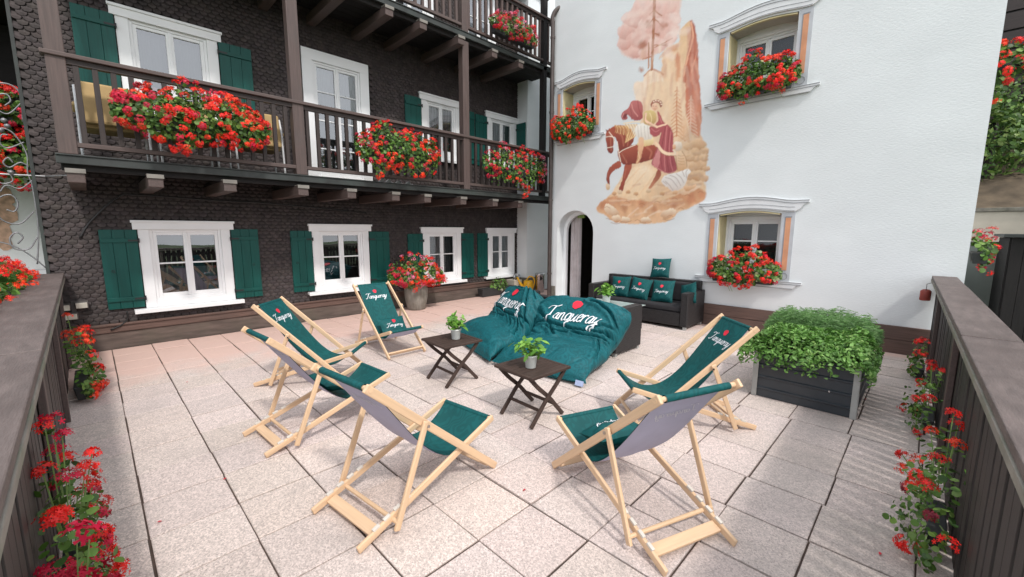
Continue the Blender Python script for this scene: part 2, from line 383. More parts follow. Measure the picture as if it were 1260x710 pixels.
def lettering(name, fn, cx, cy, width, parent, mt, flip=1, shear=0., tall=1.0):
    """fn(a,b) -> 3D point just above the cloth; (cx,cy) centre of the word in that cloth's metres"""
    k = width/WORDW; b = MB()
    for rb in WORD:
        vs = []
        for pa in rb:
            for (x, y) in pa:
                a = (x-WORDW/2)*k; vs.append(fn(cx+a*flip, cy+(y-.5)*k*tall+shear*a))
        b.add(vs, [(2*i, 2*i+1, 2*i+3, 2*i+2) for i in range(len(rb)-1)])
    return b.build(name, mt, parent, recalc=False, smooth=True)
def seal(name, fn, cx, cy, r, parent, mt=None):
    b = MB(); vs = [fn(cx, cy)]; n, rings = 22, 3
    for j in range(1, rings+1):
        for i in range(n):
            a = 2*math.pi*i/n; q = r*j/rings*(1+.07*math.sin(3*a+.7)+.05*math.sin(7*a))
            vs.append(fn(cx+q*math.cos(a), cy+q*math.sin(a)))
    fs = [(0, 1+i, 1+(i+1) % n) for i in range(n)]
    for j in range(rings-1):
        o = 1+j*n; fs += [(o+i, o+n+i, o+n+(i+1) % n, o+(i+1) % n) for i in range(n)]
    b.add(vs, fs); return b.build(name, mt or M['seal'], parent, recalc=False, smooth=True)

# ------------------------------------------------------------------ foliage helpers (vectorised)
LEAF = np.array([(0, -.5, 0), (.32, -.32, .05), (.5, .05, .07), (.3, .42, .03), (0, .52, -.04), (-.3, .42, .03), (-.5, .05, .07), (-.32, -.32, .05)])
MINT = np.array([(0, -.55, 0), (.2, -.3, .05), (.27, .0, .07), (.16, .35, .02), (0, .62, -.1), (-.16, .35, .02), (-.27, .0, .07), (-.2, -.3, .05)])
BLADE = np.array([(-.05, -.5, 0), (.05, -.5, 0), (.045, .1, .03), (0, .6, .0), (-.045, .1, .03)])
_pt = []
for i in range(5):
    a = 2*math.pi*i/5
    for da, rr, zz in ((-.30, .40, .06), (-.27, .95, .16), (.27, .95, .16), (.30, .40, .06)): _pt.append((rr*math.sin(a+da)*.5, rr*math.cos(a+da)*.5, zz*.5))
FLOWER = np.array(_pt)
FLOWER_F = [(4*i, 4*i+1, 4*i+2, 4*i+3) for i in range(5)] + [tuple(q for i in range(5) for q in (4*i, 4*i+3))]
def scatter(rg, pos, nrm, size, shape, faces=None, spin=None):
    N = len(pos); k = len(shape)
    nrm = nrm/np.maximum(np.linalg.norm(nrm, axis=1, keepdims=True), 1e-6)
    ref = rg.normal(size=(N, 3)) if spin is None else spin
    t = np.cross(nrm, ref); t /= np.maximum(np.linalg.norm(t, axis=1, keepdims=True), 1e-6); b = np.cross(nrm, t)
    V = pos[:, None, :] + size[:, None, None]*(shape[None, :, 0:1]*t[:, None, :] + shape[None, :, 1:2]*b[:, None, :] + shape[None, :, 2:3]*nrm[:, None, :])
    faces = faces or [tuple(range(k))]
    Fs = [tuple(i*k+q for q in f) for i in range(N) for f in faces]
    return V.reshape(-1, 3), Fs
GREENS = np.array([(.07, .155, .022), (.105, .22, .035), (.045, .11, .02), (.15, .26, .05)])
REDS = {'red': (.84, .016, .010), 'orange': (.92, .055, .012), 'crimson': (.58, .006, .045), 'pink': (.78, .20, .32), 'white': (.75, .72, .65), 'dark': (.30, .006, .03)}
def geranium(label, group, base, axis, out, L, D, Hu, Hd, heads, mix, seed, leaves=900, trough=True, name='geranium_box', cat='flower box',
             head_r=.052, hang=0, fl=26, tr_dim=None, leaf=.062, pale=.0, stemy=False, fsize=.027):
    rg = np.random.default_rng(seed)
    root = thing(name, label, cat, base, 0, group); ax, ou, upv = np.array(axis, float), np.array(out, float), np.array([0, 0, 1.])
    ph = rg.uniform(0, 6, 6)
    def surf(n, lo, hi, tp=1.0, amin=-75, amax=125):
        t = rg.uniform(-1, 1, n)*tp; a = np.radians(rg.uniform(amin, amax, n)); rho = rg.uniform(lo, hi, n)
        k = np.sqrt(np.maximum(.06, 1-np.abs(t)**2.6))
        lump = 1+.17*np.sin(5*t+ph[0]+2*a)+.13*np.sin(9*t+ph[1]-3*a)
        rr = k*lump*rho
        H = np.where(np.sin(a) > 0, Hu, Hd)
        p = (t*L/2)[:, None]*ax + (D*np.cos(a)*rr)[:, None]*ou + (H*np.sin(a)*rr)[:, None]*upv
        nr = (np.cos(a))[:, None]*ou + (np.sin(a)*.8+.35)[:, None]*upv + (t*.5)[:, None]*ax
        return p, nr
    if trough:
        tl, td, th = tr_dim or (L*.8, .17, .16); b = MB()
        f3 = lambda x, y, z: tuple(ax*x + ou*y + upv*z)
        a0 = [f3(x, y, -th) for x, y in ((-tl/2+.02, -td/2+.02), (tl/2-.02, -td/2+.02), (tl/2-.02, td/2-.02), (-tl/2+.02, td/2-.02))]
        a1 = [f3(x, y, 0) for x, y in ((-tl/2, -td/2), (tl/2, -td/2), (tl/2, td/2), (-tl/2, td/2))]
        b.add(a0+a1, [(0, 1, 2, 3), (7, 6, 5, 4), (0, 1, 5, 4), (1, 2, 6, 5), (2, 3, 7, 6), (3, 0, 4, 7)])
        b.build('trough', M['trough'], root, bevel=.008)
    p, nr = surf(leaves, .35, 1.0)
    nr = nr + rg.normal(size=nr.shape)*.55
    sz = leaf*rg.uniform(.6, 1.25, leaves)
    V, Fs = scatter(rg, p, nr, sz, LEAF)
    g = GREENS[rg.integers(0, 4, leaves)]*rg.uniform(.75, 1.3, (leaves, 1))
    if pale:
        q = rg.random(leaves) < pale; g[q] = np.array((.36, .38, .20))*rg.uniform(.7, 1.2, (q.sum(), 1))
    mesh('foliage', V, Fs, M['leaf'], root, cols=np.repeat(g, len(LEAF), 0))
    hp, hn = surf(heads, .92, 1.14, .97, -70, 112)
    keys, wts = list(mix), np.array(list(mix.values()), float); t = hp @ ax
    cidx = rg.choice(len(keys), heads, p=wts/wts.sum())
    if 'crimson' in keys: cidx[(t < -.34*L)*(rg.random(heads) < .7)] = keys.index('crimson')
    if 'pink' in keys: cidx[(t > .36*L)*(rg.random(heads) < .6)] = keys.index('pink')
    hn = hn/np.linalg.norm(hn, axis=1, keepdims=True)
    PP, NN, SS, CC = [], [], [], []
    for i in range(heads):
        r = head_r*rg.uniform(.7, 1.2); n = int(fl*rg.uniform(.6, 1.2))
        d = rg.normal(size=(n, 3)); d /= np.linalg.norm(d, axis=1, keepdims=True); d[d @ hn[i] < -.2] *= -1
        d[:, 2] *= .85
        PP.append(hp[i]+d*r*rg.uniform(.55, 1.0, (n, 1))); NN.append(d+hn[i]*.3+rg.normal(size=d.shape)*.15); SS.append(np.full(n, fsize)*rg.uniform(.8, 1.2, n))
        c = np.array(REDS[keys[cidx[i]]]); CC.append(c*rg.uniform(.72, 1.18)*rg.uniform(.85, 1.12, (n, 1)))
    V, Fs = scatter(rg, np.concatenate(PP), np.concatenate(NN), np.concatenate(SS), FLOWER, FLOWER_F)
    mesh('blossoms', V, Fs, M['petal'], root, cols=np.repeat(np.concatenate(CC), len(FLOWER), 0))
    sb = MB()
    for i in range(0, heads, 1 if stemy else 3):
        q = hp[i]*np.array([1, 1, 1]); s = hp[i]*.35; mid = (q+s)/2 + upv*.02
        sb.tube([s, mid, q], .003, 4)
    if hang:
        for i in range(hang):
            x = rg.uniform(-.4, .4)*L; sb.tube([ax*x+ou*D*.5, ax*x+ou*D*.8-upv*Hd*.8, ax*(x+.05)+ou*D*.7-upv*Hd*1.4], .003, 4)
    sb.build('stems', M['stem'], root, recalc=False)
    return root


# ------------------------------------------------------------------ ground and terrace
YW, XW = 7.75, 7.35                      # planes of the shingled wall and of the white wall
gb = MB(); gb.add([(-150, -150, -3.2), (150, -150, -3.2), (150, 150, -3.2), (-150, 150, -3.2)], [(0, 1, 2, 3)])
tag(gb.build('ground', M['grass']), kind='structure')
sb_ = MB(); sb_.box(-.55, 9.2, -.40, 7.73, -3.1, -.022)
sb_.box(-.55, 9.2, -.40, 7.73, -.021, -.012)
tag(sb_.build('terrace_base', M['slab']), kind='structure')
def paving():
    V, Fs, Cc = [], [], []; rg = random.Random(3); p = .404; x0, y0 = .068, -.107
    def tile(xa, xb, ya, yb):
        g = rg.uniform(.004, .0058); z = rg.uniform(-.003, .003); dx, dy = rg.uniform(-.0025, .0025), rg.uniform(-.004, .004)
        tx, ty = rg.uniform(-.004, .004), rg.uniform(-.004, .004)
        o = len(V); cx, cy = (xa+xb)/2, (ya+yb)/2; b = .004
        t = rg.uniform(.94, 1.05); tone = (t*rg.uniform(.985, 1.015), t, t*rg.uniform(.97, 1.02))
        for ins, zz in ((g, -.02), (g, -.003), (g+b, 0)):
            for X, Y in ((xa+ins, ya+ins), (xb-ins, ya+ins), (xb-ins, yb-ins), (xa+ins, yb-ins)):
                V.append((X+dx, Y+dy, zz+z+(X-cx)*tx+(Y-cy)*ty)); Cc.append(tone)
        for l in (0, 4):
            for i in range(4): Fs.append((o+l+i, o+l+(i+1) % 4, o+l+4+(i+1) % 4, o+l+4+i))
        Fs.append((o+8, o+9, o+10, o+11))
    xs = [-.50, -.336]+[x0+p*i for i in range(0, 22)]
    for i in range(len(xs)-1):
        off = rg.choice((0, 0, .012, -.01)) + (.1 if i == 0 else 0) + (.03 if i == 1 else 0)
        ys = [-.36]+[y0+off+p*1.004*j for j in range(0, 20)]
        for j in range(len(ys)-1):
            ya, yb = ys[j], min(ys[j+1], 7.73)
            if yb-ya > .03: tile(xs[i], xs[i+1], ya, yb)
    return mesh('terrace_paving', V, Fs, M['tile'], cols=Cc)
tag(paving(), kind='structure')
fp = MB()
for px, py in ((277, 589), (196, 642), (1083, 681), (230, 470), (1065, 491), (645, 603)):
    c = onZ(px, py, .008); a = rnd.uniform(0, 6)
    fp.add([(c.x+.012*math.cos(a+q), c.y+.007*math.sin(a+q), .008+.004*(i % 2)) for i, q in enumerate((0, 1.2, 2.6, 4, 5.2))], [(0, 1, 2, 3, 4)])
tag(fp.build('fallen_petals', mat('fallen_petal', (.55, .02, .04), .6), recalc=False), kind='stuff')

def wall_panel(b, outer, holes, f3, mi=0):
    loops = [[Vector((x, y, 0)) for x, y in l] for l in [outer]+holes]
    flat = [p for l in loops for p in l]
    b.add([f3(p.x, p.y) for p in flat], tessellate_polygon(loops), None, mi)
def rect(a0, a1, z0, z1): return [(a0, z0), (a1, z0), (a1, z1), (a0, z1)]

# ------------------------------------------------------------------ dark shingled house
dh = thing('shingled_house', 'dark brown house clad in wooden shingles with green shutters, white windows and timber balconies', 'house', (3.8, YW, 0))
HX0, HX1, HZ = -.40, 8.6, 7.2
WG = [(.472, 1.544, .50, 1.715), (2.763, 3.815, .50, 1.69), (5.043, 6.075, .45, 1.65), (6.904, 7.845, .45, 1.64)]
WU = [(.50, 1.60, 3.12, 4.455), (5.094, 6.104, 3.11, 4.392), (6.905, 7.915, 3.09, 4.37)]
DU = (2.775, 3.955, 2.40, 4.615)
W3 = [(2.9, 3.95, 5.95, 7.1), (6.2, 7.2, 5.75, 7.1)]; D3 = (4.35, 5.45, 5.30, 7.15)
ops = WG+WU+[DU]+W3+[D3]
hb = MB(); f3 = lambda x, z: (x, YW, z)
wall_panel(hb, rect(HX0, HX1, -.3, HZ), [rect(a+.05, b-.05, c+.05, d-.05) for a, b, c, d in ops], f3)
hb.add([(HX0, YW, -.3), (HX0, YW+6, -.3), (HX0, YW+6, HZ), (HX0, YW, HZ)], [(0, 1, 2, 3)])
hb.add([(HX0, YW, HZ), (HX1, YW, HZ), (HX1, YW+6, HZ), (HX0, YW+6, HZ)], [(0, 1, 2, 3)])
hb.build('wall', M['houseback'], dh, world=True, recalc=False)
def shingles():
    rg = random.Random(11); V, Fs, Cc = [], [], []; wd, rh = .096, .054
    row = 0; z = .33
    while z < HZ-.05:
        x = HX0 + (.5*wd if row % 2 else 0)
        while x < HX1-.03:
            bad = any(a-.02 < x+wd/2 < b+.02 and c-.03 < z+.01 < d-.01 for a, b, c, d in ops)
            if not bad:
                dz, dr = rg.uniform(-.004, .004), rg.uniform(-.004, .004); o = len(V); out = .026+rg.uniform(-.003, .006)
                x0, x1 = max(x+.003, HX0), min(x+wd-.003, HX1)
                pts = [(x0, z+rh*1.5, .004)]
                for i in range(7):
                    a = math.pi*i/6; pts.append(((x0+x1)/2-(x1-x0)/2*math.cos(a), z+.030-.036*math.sin(a)+dz+dr*math.cos(a), out))
                pts.append((x1, z+rh*1.5, .004))
                t = rg.uniform(.76, 1.26); tone = (t, t*rg.uniform(.96, 1.02), t*rg.uniform(.94, 1.05))
                for px, pz, po in pts: V.append((px-3.8, -po, pz)); Cc.append(tone)
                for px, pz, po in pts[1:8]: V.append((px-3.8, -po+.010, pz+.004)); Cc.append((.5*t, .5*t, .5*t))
                Fs.append(tuple(range(o, o+9))[::-1])
                for i in range(6): Fs.append((o+1+i, o+2+i, o+10+i, o+9+i))
            x += wd
        z += rh; row += 1
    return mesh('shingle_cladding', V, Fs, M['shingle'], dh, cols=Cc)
shingles()
pl = MB(); pl.box(HX0, 7.93, YW-.055, YW+.01, .215, .31); pl.box(HX0, 7.93, YW-.075, YW, .305, .335)
pl.build('plinth_board', M['plank'], dh, bevel=.006, world=True)
pl = MB(); pl.box(HX0, 7.93, YW-.035, YW+.02, -.02, .213)
pl.build('plinth', M['mouldy'], dh, bevel=.005, world=True)
cf = MB(); cf.box(HX0-.02, HX0+.012, YW-.03, YW+.02, .3, HZ); cf.build('corner_flashing', M['zinc'], dh, world=True)

XD = lambda X0, Y=YW: Matrix(((1, 0, 0, X0), (0, -1, 0, Y), (0, 0, 1, 0), (0, 0, 0, 1)))     # (across, outward, z) on the shingled wall
XL = lambda Y0, X=XW: Matrix(((0, -1, 0, X), (-1, 0, 0, Y0), (0, 0, 1, 0), (0, 0, 0, 1)))     # the same on the white wall
def room(b, w, z0, z1, d=.55):
    v = [(0, -.01, z0), (w, -.01, z0), (w, -.01, z1), (0, -.01, z1), (0, -d, z0), (w, -d, z0), (w, -d, z1), (0, -d, z1)]
    b.add(v, [(4, 5, 6, 7), (0, 1, 5, 4), (3, 2, 6, 7), (0, 4, 7, 3), (1, 5, 6, 2)])
def curtain(b, x0, x1, z0, z1, o, amp=.012, wl=.07):
    n = max(4, int((x1-x0)/wl*6)); vs = []
    for i in range(n+1):
        x = x0+(x1-x0)*i/n; y = o+amp*math.sin(2*math.pi*x/wl)+amp*.5*math.sin(5+x*37)
        vs += [(x, y, z0), (x+.004*math.sin(x*60), y*1.0, z1)]
    b.add(vs, [(2*i, 2*i+2, 2*i+3, 2*i+1) for i in range(n)])
def casement_window(parent, xf, w, z0, z1, bars=(.46,), trim=.12, sill=True, head=True, cur='full', label=None, name='window', splitz=None, gl='glass'):
    b = MB(xf); t = trim; o0, o1 = -.02, .034
    b.box(0, t, o0, o1, z0, z1-t*1.0); b.box(w-t, w, o0, o1, z0, z1-t); b.box(t, w-t, o0, o1-.003, z0, z0+t*.8)
    if head: b.box(-.05, w+.05, o0, o1+.022, z1-t*1.02, z1); b.box(-.065, w+.065, o0, o1+.04, z1-.03, z1+.005)
    else: b.box(0, w, o0, o1+.003, z1-t*1.02, z1)
    a0, a1, c0, c1 = t, w-t, z0+t*.8, z1-t*1.02      # inner frame
    f = .035
    b.box(a0, a0+f, -.06, .012, c0, c1); b.box(a1-f, a1, -.06, .012, c0, c1); b.box(a0+f, a1-f, -.06, .011, c1-f, c1); b.box(a0+f, a1-f, -.06, .011, c0, c0+f)
    if gl == 'glassdeep': b.box(0, w, -.02, .02, z1+.001, z1+.10)
    md = (a0+a1)/2; s = .042
    for s0, s1 in ((a0+f, md-.002), (md+.002, a1-f)):
        b.box(s0, s0+s, -.045, -.002, c0+f, c1-f); b.box(s1-s, s1, -.045, -.002, c0+f, c1-f)
        b.box(s0+s, s1-s, -.045, -.003, c1-f-s, c1-f); b.box(s0+s, s1-s, -.045, -.003, c0+f, c0+f+s*1.3)
        for q in bars:
            zc = c0+(c1-c0)*q; b.box(s0+s, s1-s, -.038, -.006, zc-.011, zc+.011)
    b.box(md-.016, md+.016, -.03, .008, c0+f, c1-f)
    win = b.build(name, M['white'], parent, bevel=.004, world=True)
    if sill:
        q = MB(xf); q.box(-.13, w+.10, -.01, .115, z0-.045, z0-.002); q.box(-.13, w+.10, .118, .122, z0-.06, z0-.006); q.build('sill', M['white'], win, bevel=.004, world=True)
    for s0, s1 in ((a0+f+s, md-s), (md+s, a1-f-s)):
        g = MB(xf); g.add([(s0-.006, -.024, c0+f+.02), (s1+.006, -.024, c0+f+.02), (s1+.006, -.024, c1-f-.02), (s0-.006, -.024, c1-f-.02)], [(0, 1, 2, 3)])
        g.build('pane', M[gl], win, world=True, recalc=False)
    r = MB(xf); room(r, w, z0, z1); r.build('reveal', M['dark'], win, world=True, recalc=False)
    if cur:
        k = MB(xf)
        if cur in ('full', 'dark'): curtain(k, a0, a1, c0, c1, -.12)
        elif cur == 'sides':
            curtain(k, a0, a0+(a1-a0)*.33, c0, c1, -.12); curtain(k, a1-(a1-a0)*.33, a1, c0, c1, -.12)
        elif cur == 'lower': curtain(k, a0, a1, c0, c0+(c1-c0)*.45, -.12)
        k.build('curtain', M['seatcloth'] if cur == 'dark' else M['curtain'], win, world=True, recalc=False, smooth=True)
        if cur == 'full' and splitz:
            k = MB(xf); k.box(a0, a1, -.10, -.07, c0, splitz); k.build('blanket', M['pinkcloth'], win, world=True)
    return win
def shutter(parent, xf, a0, a1, z0, z1, hinge_right, ang=0.):
    """an open louvreless board shutter lying against the wall"""
    b = MB(xf); n = 3; w = (a1-a0)/n
    for i in range(n): b.box(a0+i*w+.0015, a0+(i+1)*w-.0015, .026, .052, z0, z1)
    for zz in (z0+.10, z1-.17): b.box(a0+.006, a1-.006, .050, .070, zz, zz+.055)
    s = b.build('shutter', M['shutter'], parent, bevel=.003, world=True)
    ah = a1 if hinge_right else a0; sg = 1 if hinge_right else -1
    for zz in (z0+.125, z1-.145):
        h = MB(xf)
        h.box(min(ah-sg*.10, ah+sg*.012), max(ah-sg*.10, ah+sg*.012), .0705, .0745, zz-.012, zz+.012)
        h.tube([(ah+sg*.012, .062, zz-.03), (ah+sg*.012, .062, zz+.03)], .010, 6)
        h.build('hinge', M['black'], s, world=True)
    r = MB(xf); cx, cz = (a0+a1)/2+(-.09*sg), z0+(z1-z0)*.48
    r.tube([(cx+.016*math.cos(t*.5236), .056, cz+.016*math.sin(t*.5236)) for t in range(12)], .0028, 5, closed=True)
    r.build('ring_pull', M['black'], s, world=True)
    return s
for i, (a, b_, c, d) in enumerate(WG):
    casement_window(dh, XD(a), b_-a, c, d, bars=(.52,), cur=('lower', None, 'sides', 'full')[i])
I0 = XD(0)
for a0, a1, z0, z1, hr in ((.085, .462, .525, 1.590, True), (1.554, 1.925, .515, 1.600, False), (2.405, 2.753, .52, 1.575, True), (3.825, 4.24, .50, 1.56, False),
                           (4.665, 5.033, .50, 1.51, True), (6.085, 6.44, .47, 1.515, False), (6.565, 6.894, .47, 1.515, True),
                           (.10, .49, 3.12, 4.33, True), (1.61, 2.03, 3.12, 4.33, False), (4.70, 5.084, 3.11, 4.27, True), (6.114, 6.50, 3.11, 4.26, False),
                           (6.535, 6.895, 3.10, 4.24, True), (2.5, 2.89, 5.95, 6.98, True), (3.96, 4.30, 5.95, 6.98, False)):
    shutter(dh, I0, a0, a1, z0, z1, hr)
for i, (a, b_, c, d) in enumerate(WU):
    casement_window(dh, XD(a), b_-a, c, d, bars=(.42,), cur='full', splitz=c+.42 if i == 0 else None, trim=.13)
for a, b_, c, d in W3: casement_window(dh, XD(a), b_-a, c, d, bars=(.42,), cur='full', trim=.13, sill=False)
casement_window(dh, XD(DU[0]), DU[1]-DU[0], DU[2], DU[3], bars=(.25, .5, .75), cur='full', trim=.17, sill=False, head=False, name='balcony_door')
casement_window(dh, XD(D3[0]), D3[1]-D3[0], D3[2], D3[3], bars=(.25, .5, .75), cur='full', trim=.17, sill=False, head=False, name='balcony_door')

YB = 6.62                                 # front plane of both balconies
JX = [onY(x, 240, 6.55).x for x in (97, 193, 283, 372, 431, 485, 524, 568, 607, 638)]
POSTX = [-.07, 2.28, 5.36]
def balcony(zd, x0, x1, posts, rail=1.03, hi=0):
    d = MB(); n = 7; yy = np.linspace(YB+.03, YW, n+1)
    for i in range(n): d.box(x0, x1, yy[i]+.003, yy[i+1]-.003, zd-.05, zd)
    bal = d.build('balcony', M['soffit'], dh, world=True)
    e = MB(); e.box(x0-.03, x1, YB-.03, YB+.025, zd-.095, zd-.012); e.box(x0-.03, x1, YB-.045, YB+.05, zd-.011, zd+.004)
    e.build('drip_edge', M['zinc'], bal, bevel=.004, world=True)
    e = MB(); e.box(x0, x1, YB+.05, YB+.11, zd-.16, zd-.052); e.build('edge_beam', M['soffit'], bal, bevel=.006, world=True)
    e = MB(); e.box(x0-.04, x1, YB-.06, YB+.09, zd+rail-.045, zd+rail); e.build('handrail', M['beam'], bal, bevel=.008, world=True)
    e = MB(); e.box(x0, x1, YB-.02, YB+.05, zd+rail-.10, zd+rail-.047); e.build('handrail_batten', M['beamdark'], bal, world=True)
    e = MB(); e.box(x0, x1, YB-.022, YB+.045, zd+.085, zd+.135); e.build('bottom_rail', M['beam'], bal, bevel=.006, world=True)
    x = x0+.21
    first = None
    while x < x1-.05:
        if all(abs(x-p) > .10 for p in posts):
            if first is None:
                q = MB(); q.box(x-.024, x+.024, YB-.012, YB+.034, zd+.136, zd+rail-.101)
                first = q.build('baluster', M['beamdark'] if zd < 4 else M['beam'], bal, bevel=.003, world=True); bx = x
            else:
                c = first.copy(); col.objects.link(c); c.location.x += x-bx
        x += .146
    for p in posts:
        q = MB(); top = zd+rail+.002 if False else (5.12 if zd < 4 else 7.2)
        q.box(p-.075, p+.075, YB-.035, YB+.10, zd+.005, top); q.build('post', M['beam'], bal, bevel=.008, world=True)
    for jx in JX:
        q = MB(); q.box(jx-.07, jx+.07, YB-.13, YW, zd-.30, zd-.164)
        j = q.build('joist', M['beam'], bal, bevel=.008, world=True)
        q = MB(); q.box(jx-.078, jx+.078, YB-.145, YB-.02, zd-.163, zd-.153); q.box(jx-.078, jx+.078, YB-.147, YB-.132, zd-.20, zd-.1535)
        q.build('joist_cap', M['zincpost2'], j, bevel=.002, world=True)
    return bal
b1 = balcony(2.385, -.14, 8.1, POSTX)
balcony(5.285, -.14, 8.1, POSTX)
q = MB(); q.box(7.62, 7.74, YB-.03, YB+.09, 2.39, 7.2); q.build('post', M['soffit'], b1, bevel=.008, world=True)
ef = MB(); ef.box(-.6, 8.6, 7.3, YW+1, 7.22, 7.30); ef.build('eave', M['soffit'], dh, world=True)

# ------------------------------------------------------------------ white house
wh = thing('white_house', 'white plastered house with arched doorway, wall painting and painted window surrounds', 'house', (XW, 2.9, 0))
Y0W, Y1W, WZ = -.335, 6.06, 7.2
def arch_loop(ya, yb, z0, zs, rise, n=14):
    c, r = (ya+yb)/2, (yb-ya)/2
    return [(ya, z0), (yb, z0)]+[(c+r*math.cos(math.pi*i/n), zs+rise*math.sin(math.pi*i/n)) for i in range(n+1)]
def seg_loop(ya, yb, z0, zs, rise, n=10):
    return [(ya, z0), (yb, z0)]+[(yb+(ya-yb)*i/n, zs+rise*math.sin(math.pi*i/n)) for i in range(n+1)]
# openings as (Y right edge, Y left edge)
DOOR = arch_loop(4.955, 5.905, .02, 1.55, .46)
WIN = dict(C=(1.62, 2.51, .835), B=(1.63, 2.54, 3.63), A=(5.02, 5.81, 3.50))
def wloop(k): a, b_, z = WIN[k]; return seg_loop(a, b_, z+.02, z+1.02, .05)
b = MB(); f3w = lambda y, z: (XW, y, z)
holes = [DOOR]+[wloop(k) for k in 'CBA']
wall_panel(b, rect(Y0W, Y1W, -.3, WZ), holes, f3w)
b.add([(XW, Y0W, -.3), (XW+7, Y0W, -.3), (XW+7, Y0W, WZ), (XW, Y0W, WZ)], [(0, 1, 2, 3)])
b.add([(XW, Y1W, -.3), (XW+2.5, Y1W, -.3), (XW+2.5, Y1W, WZ), (XW, Y1W, WZ)], [(0, 1, 2, 3)])
b.add([(XW, Y0W, WZ), (XW+7, Y0W, WZ), (XW+7, Y1W, WZ), (XW, Y1W, WZ)], [(0, 1, 2, 3)])
def bevelled_reveal(b, loop, depth, mi=0, inset=0.):
    k = len(loop); cy = sum(p[0] for p in loop)/k; cz = sum(p[1] for p in loop)/k
    vs = [(XW, y, z) for y, z in loop]+[(XW+depth, y+(cy-y)*inset, z+(cz-z)*inset*.5) for y, z in loop]
    b.add(vs, [(i, i+k, (i+1) % k+k, (i+1) % k) for i in range(k)], None, mi)
bevelled_reveal(b, DOOR, .34)
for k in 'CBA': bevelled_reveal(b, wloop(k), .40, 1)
# corner block that closes the shingled wall
b.box(7.945, 8.35, 7.38, YW+.2, .36, 9.5)
b.add([(8.35, 7.40, -.3), (9.9, 7.40, -.3), (9.9, 7.40, 9.5), (8.35, 7.40, 9.5)], [(0, 1, 2, 3)])
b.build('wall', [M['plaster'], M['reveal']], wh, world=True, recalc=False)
shutter(wh, Matrix(((0, -1, 0, 7.945), (-1, 0, 0, YW), (0, 0, 1, 0), (0, 0, 0, 1))), .02, .34, 3.10, 4.24, False)
q = MB(); q.box(XW-.03, XW+.02, Y0W-.02, 4.93, -.02, .185); q.box(XW-.035, XW+.02, Y0W-.025, 4.93, .19, .365)
q.build('plinth_board', M['plank'], wh, bevel=.004, world=True)
q = MB(); q.box(XW-.02, XW+.3, 5.93, Y1W+.02, -.02, .34); q.build('plinth', M['stone'], wh, bevel=.01, world=True)
q = MB(); q.box(7.93, 8.4, 7.36, YW, -.02, .355)
q.build('plinth', M['stone'], wh, bevel=.01, world=True)
# doorway: white frame, grey drape drawn to the left, dark hall
q = MB(); k = 14; c, r = 5.43, .475
def arc(rr, x, rise): return [(x, c+rr, .02)]+[(x, c+rr*math.cos(math.pi*i/k), 1.55+(rise)*math.sin(math.pi*i/k)) for i in range(k+1)]+[(x, c-rr, .02)]
o1, i1, o2, i2 = arc(.475, XW+.24, .46), arc(.40, XW+.24, .385), arc(.475, XW+.31, .46), arc(.40, XW+.31, .385)
n = len(o1); q.add(o1+i1+o2+i2, [(i, i+1, n+i+1, n+i) for i in range(n-1)]+[(n+i, n+i+1, 3*n+i+1, 3*n+i) for i in range(n-1)])
dw = q.build('doorway', M['white'], wh, world=True)
q = MB(); q.box(XW+.35, XW+2.2, 4.3, 6.0, .0, .02)
v = [(XW+.345, 4.4, 0), (XW+.345, 6.0, 0), (XW+.345, 6.0, 2.2), (XW+.345, 4.4, 2.2)]+[(XW+2.4, 4.4, 0), (XW+2.4, 6.0, 0), (XW+2.4, 6.0, 2.2), (XW+2.4, 4.4, 2.2)]
q.add(v, [(4, 5, 6, 7), (0, 1, 5, 4), (3, 2, 6, 7), (0, 4, 7, 3), (1, 5, 6, 2)]); q.build('hall', M['darkbrown'], dw, world=True, recalc=False)
q = MB(Matrix(((0, -1, 0, XW), (-1, 0, 0, 5.83), (0, 0, 1, 0), (0, 0, 0, 1)))); curtain(q, 0, .29, .05, 1.94, -.40, .03, .11); q.build('drape', M['drape'], dw, world=True, recalc=False, smooth=True)
q = MB(); q.box(XW+.36, XW+.40, 5.44, 5.62, 1.86, 1.99); q.build('transom_glass', mat('green_glass', (.22, .35, .08), .3), dw, world=True)

